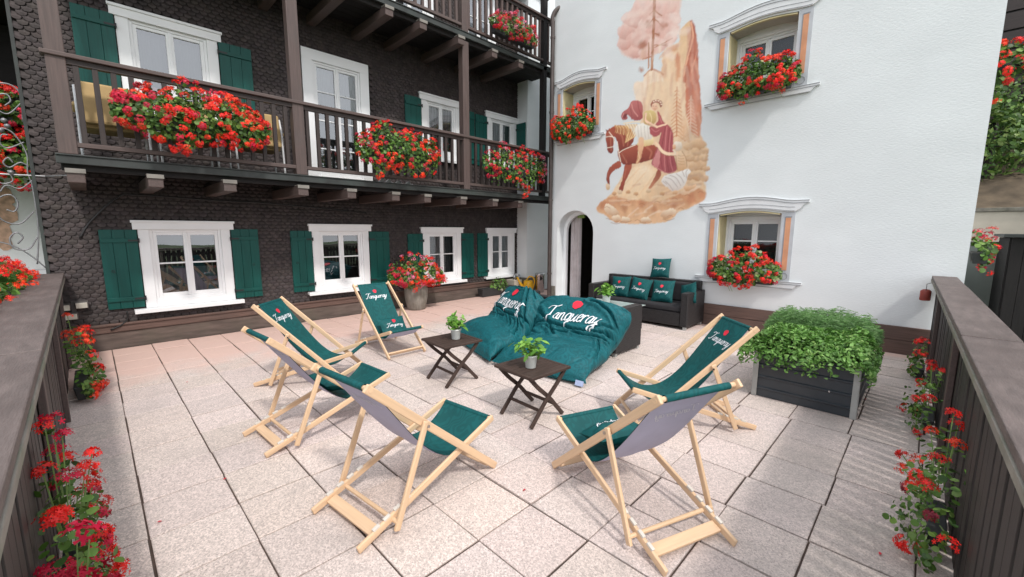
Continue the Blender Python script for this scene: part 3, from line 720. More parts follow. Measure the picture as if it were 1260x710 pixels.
def painted_window(key, parent):
    y0, y1, zs = WIN[key]; ya = {'C': 2.83, 'B': 2.85, 'A': 6.03}[key]; yb = {'C': 1.285, 'B': 1.30, 'A': 4.745}[key]
    xf = XL(y1); w = y1-y0; lft, rgt = -(ya-y1), w+(y0-yb); wd = .165; e = .10
    P = lambda a, z, h: (a, h, z)
    n = 16; A0, A1 = lft, rgt
    def head(a, top):
        t = (a-A0)/(A1-A0); arch = max(0, math.sin(math.pi*min(1, max(0, (t-.14)/.72))))**1.2
        return zs+(1.205 if top else 1.04)+(.075 if top else .055)*arch
    aa = [A0+(A1-A0)*i/n for i in range(n+1)]
    top = [(a, head(a, 1)) for a in aa]; bi = [lft+.17+(rgt-lft-.34)*i/n for i in range(n+1)]
    bot = [(a, head(a, 0)) for a in bi]
    poly = top+[(rgt, top[-1][1]-.035), (rgt-.06, top[-1][1]-.06), (rgt-.10, bot[-1][1]+.04)]+bot[::-1]+[(lft+.10, bot[0][1]+.04), (lft+.06, top[0][1]-.06), (lft, top[0][1]-.035)]
    loops = [[Vector((x, y, 0)) for x, y in poly]]; k = len(poly)
    g = MB(xf); g.add([(x, .030, y) for x, y in poly]+[(x, -.01, y) for x, y in poly], [tuple(f) for f in tessellate_polygon(loops)]+[(i, i+k, (i+1) % k+k, (i+1) % k) for i in range(k)])
    srd = g.build('window_pediment', M['trimgrey'], parent, world=True, recalc=True)
    l = MB(xf)
    for dz in (.004, .040): l.tube([(a, .031, head(a, 1)-dz) for a in aa], .0055, 4)
    l.tube([(a, .031, head(a, 0)+.012) for a in bi], .004, 4); l.tube([(a, .031, head(a, 0)+.065) for a in bi], .0035, 4)
    l.build('moulding', M['trimline'], srd, world=True)
    g = MB(xf); g.prism([(lft, zs), (rgt, zs), (rgt, zs-.03), (rgt-.06, zs-.05), (rgt-.11, zs-.10), (lft+.11, zs-.10), (lft+.06, zs-.05), (lft, zs-.03)], P, -.01, .035)
    ps = g.build('painted_sill', M['trimgrey'], parent, world=True)
    l = MB(xf)
    for z_, a_ in ((zs-.002, 0), (zs-.033, .005), (zs-.098, .11)): l.box(lft+a_, rgt-a_, .0355, .039, z_-.008, z_)
    l.build('moulding', M['trimline'], ps, world=True)
    for s in (0, 1):
        p0, p1 = ((-wd-.01, -.012) if s == 0 else (w+.012, w+wd+.01))
        bl = MB(xf); bl.box(p0, p1, -.005, .008, zs+.003, zs+1.03); pil = bl.build('pilaster', M['trimblue'], parent, world=True)
        o = MB(xf); o.box(p0+.048, p1-.048, .0085, .0125, zs+.17, zs+.95); o.build('pilaster_panel', M['orange'], pil, world=True)
        l = MB(xf); l.box(p0+.036, p0+.045, .0085, .0115, zs+.165, zs+.965); l.box(p0+.0455, p1-.036, .0085, .0116, zs+.955, zs+.970)
        cx = (p0+p1)/2; l.tube([(cx+.05*math.cos(t*.3927), .009, zs+.08+.05*math.sin(t*.3927)) for t in range(16)], .004, 4, closed=True)
        l.build('moulding', M['trimline'], pil, world=True)
    y = MB(xf); y.box(.004, .010, -.37, -.01, zs+.03, zs+.985); y.prism([(.02+(w-.04)*i/10, zs+.998+.045*math.sin(math.pi*i/10)) for i in range(11)]+[(w-.02-(w-.04)*i/10, zs+1.016+.045*math.sin(math.pi*i/10)) for i in range(11)], P, -.05, -.006); y.build('reveal_panel', M['yellow'], srd, world=True)
    casement_window(parent, XL(y1, XW+.385), w, zs+.02, zs+.99, bars=(.60,), trim=.045, sill=False, head=False, cur=None if key != 'B' else 'dark', gl='glassdeep')
for k in 'CBA': painted_window(k, wh)

# ---- wall painting: pigment laid on a fine grid of the plaster
def fresco():
    st = .0095; ys = np.arange(2.70, 4.96, st); zs = np.arange(1.70, 6.0, st)
    Yg, Zg = np.meshgrid(ys, zs); P = np.stack([Yg.ravel(), Zg.ravel()], 1)
    rg = np.random.default_rng(5); N = len(P)
    nz = np.array([noise.noise(Vector((p[0]*9, p[1]*5, 0))) for p in P]); nf = np.array([noise.noise(Vector((p[0]*30, p[1]*14, 4))) for p in P])
    wp = np.array([(noise.noise(Vector((p[0]*8, p[1]*8, 11))), noise.noise(Vector((p[0]*8, p[1]*8, 23)))) for p in P]); w2 = np.array([(noise.noise(Vector((p[0]*22, p[1]*22, 31))), noise.noise(Vector((p[0]*22, p[1]*22, 43)))) for p in P])
    P0 = P.copy(); P = P+wp*.012+w2*.006
    base = np.array((.735, .765, .775)); C = np.tile(base, (N, 1)); A = np.zeros(N)
    def W1(x, y): v = onX(725+x/3.735, 95+y/3.735, XW); return (v.y, v.z)
    def W2(x, y): v = onX(745+x/4.733, y/4.733, XW); return (v.y, v.z)
    def dist(pl, closed=True):
        d = np.full(N, 9.); q = pl+[pl[0]] if closed else pl
        for a, b_ in zip(q[:-1], q[1:]):
            a, b_ = np.array(a), np.array(b_); e = b_-a; t = np.clip(((P-a)@e)/(e@e+1e-12), 0, 1); d = np.minimum(d, np.linalg.norm(P-(a+t[:, None]*e), axis=1))
        return d
    def inside(pl):
        r = np.zeros(N, bool); n = len(pl)
        for i in range(n):
            (x1, y1), (x2, y2) = pl[i], pl[(i+1) % n]
            if y1 == y2: continue
            c = ((y1 > P[:, 1]) != (y2 > P[:, 1])) & (P[:, 0] < (x2-x1)*(P[:, 1]-y1)/(y2-y1)+x1); r ^= c
        return r
    PALE = np.array(lin((246, 228, 216))); tint = [.03]; land = [True]
    def comp(m, c):
        nonlocal C, A
        c = c*(1-tint[0])+PALE*tint[0]
        if P is not None and land[0]: c = c*np.array((1., .955, .965))
        C = C*(1-m[:, None])+c*m[:, None]; A = np.maximum(A, m)
    def W3(x, y): v = onX(735+x/5.257, 105+y/5.257, XW); return (v.y, v.z)
    def chaikin(pl):
        for _ in range(2):
            pl = [q for a, b_ in zip(pl, pl[1:]+pl[:1]) for q in ((a[0]*.8+b_[0]*.2, a[1]*.8+b_[1]*.2), (a[0]*.2+b_[0]*.8, a[1]*.2+b_[1]*.8))]
        return pl
    def fill(pts, c0, c1=None, W=W1, soft=.018, var=.16, op=1., gd=(0, 1)):
        pl = chaikin([W(*p) for p in pts]); d = dist(pl); s = np.where(inside(pl), d, -d); m = np.clip(.5+(s+nf*.012)/(2*soft), 0, 1)*op
        c0 = np.array(lin(c0)); c1 = np.array(lin(c1)) if c1 else c0
        g = P@np.array(gd, float); sel = m > .5
        lo, hi = (g[sel].min(), g[sel].max()) if sel.any() else (0, 1); t = np.clip((hi-g)/(hi-lo+1e-6)+nz*.22, 0, 1)
        c = c0*(1-t[:, None])+c1*t[:, None]; comp(m, np.minimum(c*1.0, 1)*(1+.45*var*nz[:, None]+.035*nf[:, None]))
    def stroke(pts, wd, c, W=W1, soft=.010, op=1.):
        q_s = catmull(pts, 4) if len(pts) > 2 else pts
        d = dist([W(*p) for p in q_s], False); m = np.clip((wd/2-d)/(soft)+.5, 0, 1)*op; comp(m, np.minimum(np.array(lin(c))*1.05, 1)*(1+.1*nz[:, None]))
    def lobe(x, y, r, c0, c1, W=W1, op=.9):
        n = 10; fill([(x+r*(1+.14*math.sin(i*2.3+x))*math.cos(6.283*i/n), y+.8*r*(1+.14*math.cos(i*1.7+y))*math.sin(6.283*i/n)) for i in range(n)], c0, c1, W, .012, .2, op)
    def blob(x, y, r, c, W=W1, op=.85):
        n = 9; fill([(x+r*(1+.25*math.sin(i*2.3+x))*math.cos(6.283*i/n), y+r*(1+.2*math.cos(i*1.7+y))*math.sin(6.283*i/n)) for i in range(n)], c, None, W, .03, .25, op)
    # cloud
    fill([(285, -120), (200, -20), (150, 50), (110, 120), (80, 190), (75, 250), (90, 305), (130, 330), (200, 355), (260, 330), (320, 300), (400, 260), (440, 160), (415, 130), (440, 60), (440, -120)], (232, 208, 196), (226, 190, 176), W2, .03)
    for x, y, r in ((330, 40, 90), (240, 40, 80), (390, 110, 50), (330, 170, 80), (160, 110, 66), (250, 150, 70), (120, 190, 54), (190, 230, 66), (110, 260, 42), (300, 260, 60), (170, 310, 40), (230, 310, 40), (380, 220, 40)):
        lobe(x, y, r, (240, 222, 212) if x > 200 else (234, 204, 192), (216, 166, 152) if x > 200 else (200, 142, 128), W2, .75)
    # cliffs
    fill([(330, 300), (400, 255), (430, 250), (470, 150), (520, 300), (550, 720), (430, 760), (200, 760), (230, 450), (270, 405), (330, 430)], (234, 205, 168), (238, 214, 180), W2, .02)
    fill([(490, 108), (522, 140), (540, 280), (545, 480), (560, 620), (562, 740), (470, 760), (455, 560), (450, 430), (480, 300)], (172, 92, 70), (200, 128, 98), W2, .012, .25)
    fill([(430, 170), (480, 128), (494, 116), (500, 210), (472, 330), (452, 425), (432, 330)], (222, 188, 146), (232, 204, 164), W2, .012)
    stroke([(500, 130), (510, 220), (480, 330), (455, 440)], .03, (226, 172, 140), W2)
    stroke([(535, 300), (500, 430), (480, 560)], .025, (214, 140, 112), W2)
    fill([(330, 310), (395, 262), (430, 256), (415, 300), (370, 300), (310, 350)], (196, 136, 98), (214, 164, 124), W2, .02, op=.8)
    fill([(405, 330), (428, 290), (440, 420), (425, 540), (405, 540), (412, 430)], (206, 138, 104), (222, 170, 130), W2, .02, op=.85)
    fill([(225, 430), (265, 402), (330, 430), (345, 480), (310, 590), (200, 660), (212, 540)], (240, 222, 196), (244, 232, 212), W2, .015)
    for x in (250, 275, 300, 322): stroke([(x, 425), (x-6, 500), (x-14, 580)], .012, (222, 196, 164), W2, .02, .7)
    stroke([(225, 440), (262, 408), (300, 412), (335, 435)], .025, (186, 124, 90), W2, .02, .8)
    # pine on the cliff
    stroke([(285, -120), (283, 100), (270, 405)], .050, (164, 112, 82), W2); stroke([(252, 250), (252, 395)], .025, (176, 126, 96), W2)
    for p in ([(283, 100), (240, 160)], [(283, 110), (340, 160)], [(283, 60), (330, 90)], [(283, 60), (255, 85)], [(280, 190), (310, 205)], [(276, 280), (350, 245), (390, 222)], [(276, 260), (340, 262)], [(270, 330), (215, 345)]): stroke(p, .018, (176, 120, 90), W2)
    for x, y, r in ((215, 260, 24), (250, 140, 22), (335, 152, 18), (305, 200, 10), (350, 262, 8), (208, 405, 12), (210, 545, 10), (355, 145, 9)): blob(x, y, r, (168, 112, 86), W2, .8)
    # lower landscape
    fill([(30, 600), (60, 570), (110, 530), (170, 420), (222, 330), (236, 200), (252, 120), (264, 20), (480, 20), (505, 250), (530, 300), (545, 340), (540, 400), (530, 470), (540, 540), (470, 600), (400, 620), (390, 650), (330, 670), (180, 675), (100, 660), (70, 630), (40, 625)], (236, 212, 178), (228, 196, 154), W1, .015, .2)
    fill([(445, -20), (502, -20), (517, 285), (470, 262), (440, 150)], (190, 110, 84), (214, 150, 118), W1, .015)
    fill([(200, 20), (265, 20), (262, 120), (215, 120)], (242, 226, 202), None, W1, .02)
    for tx, a, b_, wm, cc in ((515, 10, 330, 48, (198, 132, 92)), (605, 70, 350, 44, (226, 202, 176)), (560, 200, 350, 34, (216, 178, 140))):
        stroke([(tx, a), (tx-2, b_)], .022, cc, W3, op=.9)
        for i in range(13):
            y = a+(b_-a)*(i+1)/13; w_ = 8+wm*(i+1)/13
            stroke([(tx-w_, y+w_*.55), (tx-w_*.45, y+w_*.12), (tx, y-5), (tx+w_*.45, y+w_*.12), (tx+w_, y+w_*.55)], .017, cc, W3, op=.75)
    for x, y, r in ((600, 400, 40), (655, 385, 48), (695, 425, 30), (630, 440, 44), (690, 470, 32), (650, 480, 36), (600, 470, 34), (665, 520, 42), (705, 540, 24), (620, 530, 36), (645, 580, 44), (695, 600, 28), (600, 590, 34)):
        lobe(x, y, r, (238, 208, 166), (186, 136, 92), W3)
    fill([(100, 530), (200, 420), (260, 395), (310, 440), (255, 560), (140, 565)], (244, 228, 198), (238, 212, 172), W1, .04, op=.8)
    for p in ([(120, 540), (230, 420)], [(160, 550), (265, 430)], [(220, 555), (300, 450)]): stroke(p, .03, (228, 196, 152), op=.6)
    fill([(35, 592), (60, 568), (110, 543), (170, 560), (260, 572), (330, 572), (420, 532), (500, 508), (538, 528), (534, 562), (470, 598), (408, 610), (388, 648), (330, 669), (180, 675), (100, 660), (75, 628), (38, 622)], (206, 150, 108), (230, 192, 150), W1, .015, .25)
    for x, y, r, c in ((70, 590, 22, (190, 124, 88)), (240, 580, 18, (196, 134, 94)), (300, 605, 14, (184, 122, 84)), (470, 560, 26, (196, 128, 90)), (520, 540, 16, (206, 140, 100)), (160, 600, 16, (176, 120, 82)), (390, 590, 14, (184, 124, 88)), (430, 560, 18, (216, 160, 116)), (200, 630, 30, (226, 186, 142))): blob(x, y, r, c, op=.7)
    for pts in ([(80, 575), (142, 622), (128, 652), (66, 612)], [(320, 632), (380, 598), (404, 618), (352, 656)], [(100, 640), (135, 630), (150, 655), (120, 672)], [(150, 640), (190, 645), (180, 668), (150, 668)], [(410, 530), (505, 488), (520, 502), (440, 545)]): fill(pts, (244, 224, 196), (222, 184, 146), W1, .01)
    # loose brushwork over the landscape
    q_ = np.random.default_rng(8)
    def brush(n, bx, pal, L, ang, wd, W, op):
        nonlocal A
        for _ in range(n):
            x, y = q_.uniform(bx[0], bx[2]), q_.uniform(bx[1], bx[3]); a = math.radians(q_.normal(*ang)); l = L*q_.uniform(.5, 1.3)
            A0, C0 = A.copy(), C.copy(); pts = [(x, y), (x+l*.5*math.cos(a)+q_.normal()*3, y+l*.5*math.sin(a)), (x+l*math.cos(a), y+l*math.sin(a))]
            d = dist([W(*p) for p in pts], False); m = np.clip((wd/2-d)/(wd*.6)+.5, 0, 1)*op*q_.uniform(.4, 1)*(A0 > .55)
            C[:] = C*(1-m[:, None])+(np.array(lin(pal[q_.integers(len(pal))]))*.76+PALE*.24)*m[:, None]
    CL = [(214, 164, 122), (246, 226, 196), (224, 184, 140), (200, 140, 104), (240, 214, 178)]
    brush(46, (210, 260, 470, 700), CL, 120, (97, 9), .05, W2, .5)
    brush(30, (465, 130, 550, 720), [(160, 82, 62), (214, 140, 110), (186, 108, 82), (228, 166, 134)], 120, (84, 8), .045, W2, .5)
    brush(34, (85, -60, 430, 330), [(206, 150, 136), (244, 228, 218), (224, 180, 166), (236, 206, 192)], 70, (-35, 35), .10, W2, .5)
    brush(60, (60, 400, 520, 640), CL+[(188, 126, 88), (232, 200, 160)], 60, (165, 14), .035, W1, .5)
    brush(40, (440, 270, 545, 500), [(196, 150, 104), (236, 206, 164), (214, 176, 130), (180, 134, 92)], 26, (20, 60), .04, W1, .55)
    # horse, rider and the kneeling man, drawn crisply over the landscape
    P = P0+w2*.0015; land[0] = False
    F3 = lambda pts, c0, c1=None, soft=.007, var=.25, op=1.: fill(pts, c0, c1, W3, soft, var, op)
    S3 = lambda pts, wd, c, op=1., soft=.007: stroke(pts, wd, c, W3, soft, op)
    B1, B2, B3 = (172, 84, 62), (124, 44, 34), (200, 124, 98)
    F3([(400, 540), (418, 570), (396, 612), (366, 642), (342, 672), (324, 676), (340, 650), (356, 622), (374, 590), (384, 556)], (150, 72, 54), (196, 132, 100)); F3([(322, 668), (342, 668), (352, 688), (330, 698), (312, 690)], (232, 206, 176), (200, 166, 130))
    F3([(178, 505), (170, 560), (164, 604), (150, 640), (138, 672), (148, 694), (166, 684), (174, 640), (192, 600), (216, 552), (228, 505)], B1, (140, 56, 42)); F3([(134, 676), (158, 680), (162, 700), (140, 706), (128, 694)], (236, 210, 180), (206, 172, 136))
    F3([(152, 482), (108, 504), (76, 534), (58, 580), (60, 622), (70, 648), (82, 642), (78, 606), (84, 576), (112, 546), (156, 530)], B1, B2); F3([(56, 634), (76, 636), (86, 664), (68, 682), (54, 662)], (236, 210, 180), (206, 172, 136))
    F3([(132, 420), (170, 400), (250, 380), (362, 382), (392, 404), (388, 446), (360, 478), (300, 496), (250, 506), (215, 512), (175, 516), (148, 496), (134, 460)], B1, B2)
    F3([(72, 290), (110, 260), (160, 256), (212, 274), (240, 320), (230, 378), (192, 404), (150, 424), (132, 402), (130, 366), (118, 338), (98, 330)], B1, B2)
    F3([(56, 300), (74, 286), (96, 298), (110, 330), (106, 362), (103, 396), (106, 426), (92, 442), (74, 438), (63, 416), (61, 380), (54, 346)], B1, B2); F3([(52, 282), (60, 302), (70, 296)], B2); F3([(76, 276), (72, 294), (86, 294)], B1)
    for p, wd in (([(84, 306), (86, 360), (90, 420)], .022), ([(128, 300), (160, 330), (170, 390)], .03), ([(180, 300), (200, 340), (196, 388)], .026), ([(160, 440), (176, 470), (190, 500)], .03), ([(320, 400), (350, 430), (340, 470)], .035), ([(260, 410), (290, 440)], .03), ([(70, 560), (66, 600)], .012), ([(186, 540), (176, 600)], .016)): S3(p, wd, B3, .5, .02)
    for p in ([(150, 424), (180, 470), (178, 510)], [(134, 400), (150, 420), (190, 404)], [(240, 500), (300, 470)], [(104, 330), (112, 360)], [(84, 400), (100, 404)], [(66, 330), (70, 338)]): S3(p, .010, (92, 30, 26), .65)
    for i in range(9): x = 112+i*9; S3([(x, 262-abs(i-4)), (x+10+i, 282), (x+4+i*2, 304+i*3)], .016, (238, 206, 146) if i % 2 else (208, 158, 98), .85)
    for i in range(9): x = 182+i*9; S3([(x, 252), (x+14, 285), (x+6-i*2, 330), (x-2-i*3, 372-i*4)], .016, (242, 214, 158) if i % 2 else (214, 166, 106), .9)
    S3([(170, 246), (240, 236), (290, 238)], .018, (238, 214, 176))
    for p in ([(140, 438), (172, 416), (246, 386)], [(130, 366), (140, 440), (152, 494)], [(76, 302), (104, 340), (112, 378)], [(58, 334), (82, 330), (108, 336)], [(64, 404), (100, 398)]): S3(p, .014, (246, 232, 212))
    F3([(244, 386), (290, 348), (362, 328), (364, 382), (304, 398)], (246, 228, 182), (220, 188, 132))
    F3([(250, 258), (300, 242), (336, 254), (346, 300), (358, 348), (302, 354), (254, 342), (244, 300)], (248, 244, 234), (222, 212, 200))
    for x in (262, 282, 304, 326): S3([(x, 262), (x+2, 300), (x+8, 344)], .011, (192, 180, 168), .8)
    F3([(268, 334), (302, 334), (300, 400), (288, 442), (278, 490), (258, 508), (248, 502), (262, 460), (262, 420)], (240, 196, 158), (212, 150, 108)); S3([(264, 430), (272, 470), (256, 500)], .012, (236, 214, 170), .9)
    F3([(296, 216), (260, 230), (225, 224), (205, 196), (190, 190), (198, 214), (176, 228), (154, 216), (156, 184), (180, 160), (205, 146), (214, 110), (250, 92), (286, 108), (297, 140), (292, 180)], (196, 116, 112), (158, 76, 78))
    F3([(162, 204), (184, 178), (198, 192), (190, 196), (178, 220)], (122, 48, 52)); S3([(222, 120), (232, 160), (262, 200)], .020, (220, 156, 148), .7); S3([(262, 104), (268, 150), (286, 200)], .014, (142, 62, 66), .7); S3([(170, 180), (162, 206)], .014, (222, 158, 150), .8); S3([(214, 150), (224, 196)], .012, (140, 62, 66), .7)
    F3([(386, 158), (406, 186), (426, 230), (440, 250), (466, 260), (491, 300), (494, 360), (491, 430), (502, 480), (522, 530), (506, 562), (450, 574), (395, 546), (343, 512), (370, 450), (396, 370), (416, 300), (400, 322), (370, 337), (340, 312), (335, 268), (370, 264), (396, 225)], (176, 84, 88), (164, 78, 84))
    F3([(404, 372), (382, 440), (350, 504), (396, 540), (408, 470)], (216, 146, 142), (198, 124, 124))
    for p, c, wd in (([(440, 270), (424, 360), (410, 450), (420, 540)], (126, 46, 54), .014), ([(466, 280), (458, 370), (450, 460), (462, 560)], (126, 46, 54), .013), ([(482, 320), (476, 420), (490, 520)], (136, 54, 60), .013), ([(450, 270), (440, 380), (434, 470), (440, 556)], (206, 130, 128), .018), ([(476, 300), (466, 400), (474, 500), (488, 550)], (202, 124, 124), .016), ([(350, 280), (376, 300), (400, 290)], (206, 130, 128), .014), ([(400, 200), (416, 240)], (204, 128, 126), .014), ([(346, 508), (396, 540), (450, 568), (504, 556)], (220, 156, 150), .010)): S3(p, wd, c, .75)
    F3([(305, 166), (340, 158), (376, 170), (386, 215), (370, 250), (330, 262), (300, 246), (298, 200)], (228, 204, 140), (188, 148, 92)); S3([(340, 180), (352, 214), (346, 246)], .014, (244, 226, 178), .7)
    S3([(314, 184), (312, 226), (346, 250), (386, 270)], .040, (242, 204, 174)); S3([(386, 270), (410, 262), (444, 252)], .030, (242, 204, 174)); S3([(306, 190), (306, 232)], .008, (170, 110, 84), .7); S3([(330, 246), (384, 278)], .008, (170, 110, 84), .7)
    F3([(352, 122), (368, 112), (388, 122), (390, 148), (374, 166), (358, 156), (350, 140)], (244, 208, 180), (222, 170, 138)); F3([(343, 126), (356, 98), (388, 90), (418, 104), (424, 128), (408, 146), (402, 124), (378, 110), (356, 122), (350, 144)], (176, 110, 88), (142, 76, 60))
    for x, y in ((362, 104), (376, 98), (392, 99), (406, 108), (412, 122)): S3([(x, y), (x+6, y+3)], .016, (246, 228, 206))
    S3([(360, 134), (367, 135)], .006, (110, 60, 46), .9); S3([(376, 136), (383, 135)], .006, (110, 60, 46), .9); S3([(366, 152), (376, 152)], .006, (170, 84, 70), .8)
    F3([(500, 434), (546, 424), (572, 470), (578, 530), (560, 562), (518, 556), (508, 500)], (246, 216, 180), (214, 168, 124))
    for k in range(4): S3([(522, 452+k*18), (545, 458+k*18), (562, 452+k*20)], .008, (190, 138, 98), .75)
    S3([(508, 440), (512, 500), (520, 552)], .010, (162, 106, 72), .7); S3([(548, 426), (574, 474), (580, 530)], .010, (162, 106, 72), .7)
    S3([(514, 444), (452, 442), (416, 422), (390, 384)], .050, (246, 214, 182)); S3([(510, 456), (452, 456), (412, 436), (388, 400)], .008, (162, 106, 72), .75); S3([(388, 392), (380, 372)], .03, (242, 206, 172))
    F3([(490, 374), (514, 358), (546, 372), (552, 404), (530, 424), (500, 420)], (244, 234, 220), (214, 192, 166)); F3([(486, 386), (504, 380), (512, 404), (498, 416), (486, 404)], (238, 196, 160), (206, 152, 112)); S3([(490, 418), (506, 436), (500, 446)], .02, (236, 222, 202), .9)
    F3([(413, 612), (440, 580), (490, 570), (540, 556), (590, 538), (608, 560), (584, 582), (578, 622), (562, 652), (522, 682), (490, 692), (458, 662), (424, 642)], (250, 246, 240), (218, 204, 194))
    for p in ([(440, 596), (480, 610), (520, 660)], [(470, 582), (510, 600), (540, 650)], [(510, 572), (540, 596), (560, 630)], [(550, 556), (564, 590)], [(440, 620), (470, 650), (490, 680)], [(586, 546), (574, 560), (578, 600)], [(424, 620), (450, 640)]): S3(p, .011, (178, 160, 150), .8)
    F3([(556, 650), (600, 654), (644, 636), (634, 662), (572, 692)], (242, 204, 164), (204, 152, 110)); F3([(486, 684), (520, 676), (516, 704), (484, 706)], (238, 198, 158), (198, 146, 104))
    for x, y in ((200, 690), (250, 700), (110, 700), (420, 700)): lobe(x, y, 16, (222, 176, 130), (176, 122, 84), W3)
    # stones of the foreground with a lit top and a dark underside
    for pts in ([(78, 572), (142, 618), (130, 654), (64, 614)], [(320, 632), (380, 596), (406, 618), (354, 658)], [(98, 640), (134, 630), (150, 656), (120, 674)], [(150, 640), (190, 645), (182, 668), (150, 668)], [(230, 650), (270, 640), (290, 660), (250, 672)]):
        fill(pts, (248, 230, 204), (196, 146, 106), W1, .006); c_ = (sum(p[0] for p in pts)/4, max(p[1] for p in pts)); stroke([(c_[0]-26, c_[1]-6), (c_[0], c_[1]), (c_[0]+26, c_[1]-8)], .014, (150, 96, 64), op=.55)
    for x, y in ((70, 600), (160, 575), (230, 585), (300, 575), (380, 560), (440, 545), (500, 530), (410, 605), (360, 640), (210, 660)): stroke([(x, y), (x+12, y-5), (x+26, y+2)], .012, (166, 106, 70), op=.6)
    nx = len(ys); G = C.reshape(len(zs), nx, 3); H_ = np.pad(G, ((1, 1), (1, 1), (0, 0)), 'edge')
    G = (G*12+H_[:-2, 1:-1]+H_[2:, 1:-1]+H_[1:-1, :-2]+H_[1:-1, 2:])/16; C = G.reshape(-1, 3); P = P0
    keep = A > .10; idx = np.full(N, -1); V, Fs = [], []
    kk = keep.reshape(len(zs), nx)
    cell = kk[:-1, :-1] | kk[1:, :-1] | kk[:-1, 1:] | kk[1:, 1:]
    jj, ii = np.nonzero(cell); q4 = np.stack([jj*nx+ii, jj*nx+ii+1, (jj+1)*nx+ii+1, (jj+1)*nx+ii], 1)
    used = np.unique(q4); idx[used] = np.arange(len(used)); fs = idx[q4]
    V = np.stack([np.full(len(used), -.0012), P[used, 0]-2.9, P[used, 1]], 1)
    mesh('wall_painting', V.tolist(), [tuple(map(int, f[::-1])) for f in fs], M['mural'], wh, cols=np.clip(C[used], 0, 1))
fresco()
dp = MB(); px = XW-.075; py = Y1W-.01
dp.tube(catmull([(XW+.22, py-.22, 6.22), (XW+.04, py-.10, 6.19), (px, py, 6.02), (px, py, 5.6), (px, py, 3), (px, py, 1.2), (px, py, .12), (px-.03, py-.02, .03)], 5), .045, 12)
pp = dp.build('downpipe', M['pipe'], wh, smooth=True, world=True)
dp = MB()
for z in (.62, 2.25, 4.1, 5.6): dp.tube([(px, py, z-.02), (px, py, z+.02)], .053, 12); dp.tube([(px, py, z), (XW, py, z)], .01, 6)
dp.build('pipe_clamp', M['pipe'], pp, world=True)

# ------------------------------------------------------------------ terrace railings
def railing(label, p, q, inner, zt, wd, post_t=(), bw=.105):
    """p->q runs along the inner edge of the cap; inner points towards the terrace"""
    p, q, inn = Vector(p), Vector(q), Vector(inner); d = (q-p).normalized(); L = (q-p).length; up = Vector((0, 0, 1))
    root = thing('terrace_railing', label, 'railing', (p.x, p.y, 0), 0, 'terrace railings'); o = p
    W = lambda a, b_, z: tuple(d*a - inn*b_ + up*z)
    def bx(b, a0, a1, b0, b1, z0, z1):
        vs = [W(a, bb, z) for a in (a0, a1) for bb in (b0, b1) for z in (z0, z1)]; j = rnd.random()*9
        uv = [((a+j), bb+j, z) for a in (a0, a1) for bb in (b0, b1) for z in (z0, z1)]
        b.add(vs, [(0, 1, 3, 2), (4, 6, 7, 5), (0, 4, 5, 1), (2, 3, 7, 6), (0, 2, 6, 4), (1, 5, 7, 3)], uv)
    cut = [0, L*.32, L*.78, L]
    for i in range(3):
        b = MB(); bx(b, cut[i]+.002, cut[i+1]-.002, 0, wd, zt-.035, zt+(.004 if i == 1 else 0)); cp = b.build('cap_board', M['railcap'], root, bevel=.005)
        b = MB(); bx(b, cut[i]+.002, cut[i+1]-.002, -.004, .014, zt-.07, zt-.037); b.build('cap_edge', M['railedge'], cp, bevel=.003)
    b = MB(); a = .0
    while a < L-.02:
        w_ = min(bw, L-a); j = rnd.uniform(-.003, .003)
        vs = []; a0, a1 = a+.002, a+w_-.002
        k = rnd.random()*20
        for aa in (a0, a1):
            for bb in (.055+j, .085+j):
                for z in (.004, zt-.04): vs.append((W(aa, bb, z), (z+k, aa, bb)))
        b.add([v[0] for v in vs], [(0, 1, 3, 2), (4, 6, 7, 5), (0, 4, 5, 1), (2, 3, 7, 6), (0, 2, 6, 4), (1, 5, 7, 3)], [v[1] for v in vs]); a += .12
    b.build('board_infill', M['railboard'], root, bevel=.004)
    for z_ in (.16, .82):
        b = MB(); bx(b, 0, L, .092, .14, z_, z_+.09); b.build('backing_rail', M['soffit'], root)
    for a in post_t:
        b = MB(); bx(b, a-.035, a+.035, .022, .054, .04, zt-.072); b.build('post', M['railedge'] if a < .2 else M['beam'], root, bevel=.004)
    return root
railing('weathered wooden terrace railing on the left, below the iron scrollwork', (-.172, .55, 0), (-.268, 7.69, 0), (1, .0134, 0), 1.05, .285, (.74, 2.5, 4.3, 6.2))
railing('weathered wooden terrace railing on the right with a red tin lantern at its end', (1.30, -.215, 0), (7.30, -.055, 0), (-.0267, 1, 0), 1.05, .215, (.12, 2.6, 4.75), .099)
t = thing('tin_lantern', 'small faded red tin lantern hanging at the wall end of the right railing', 'lantern', (7.19, -.02, .76))
b = MB(); b.lathe([(.001, .13), (.03, .125), (.048, .11), (.052, .10), (.052, .0), (.046, -.01), (.001, -.012)], n=14, cap0=False, cap1=False); b.build('body', M['redtin'], t, smooth=True)
b = MB(); b.tube(catmull([(-.045, 0, .11), (-.03, 0, .17), (0, 0, .19), (.03, 0, .17), (.045, 0, .11)]), .003, 5); b.tube([(0, 0, .19), (.0, -.06, .22)], .003, 5); b.build('handle', M['black'], t)

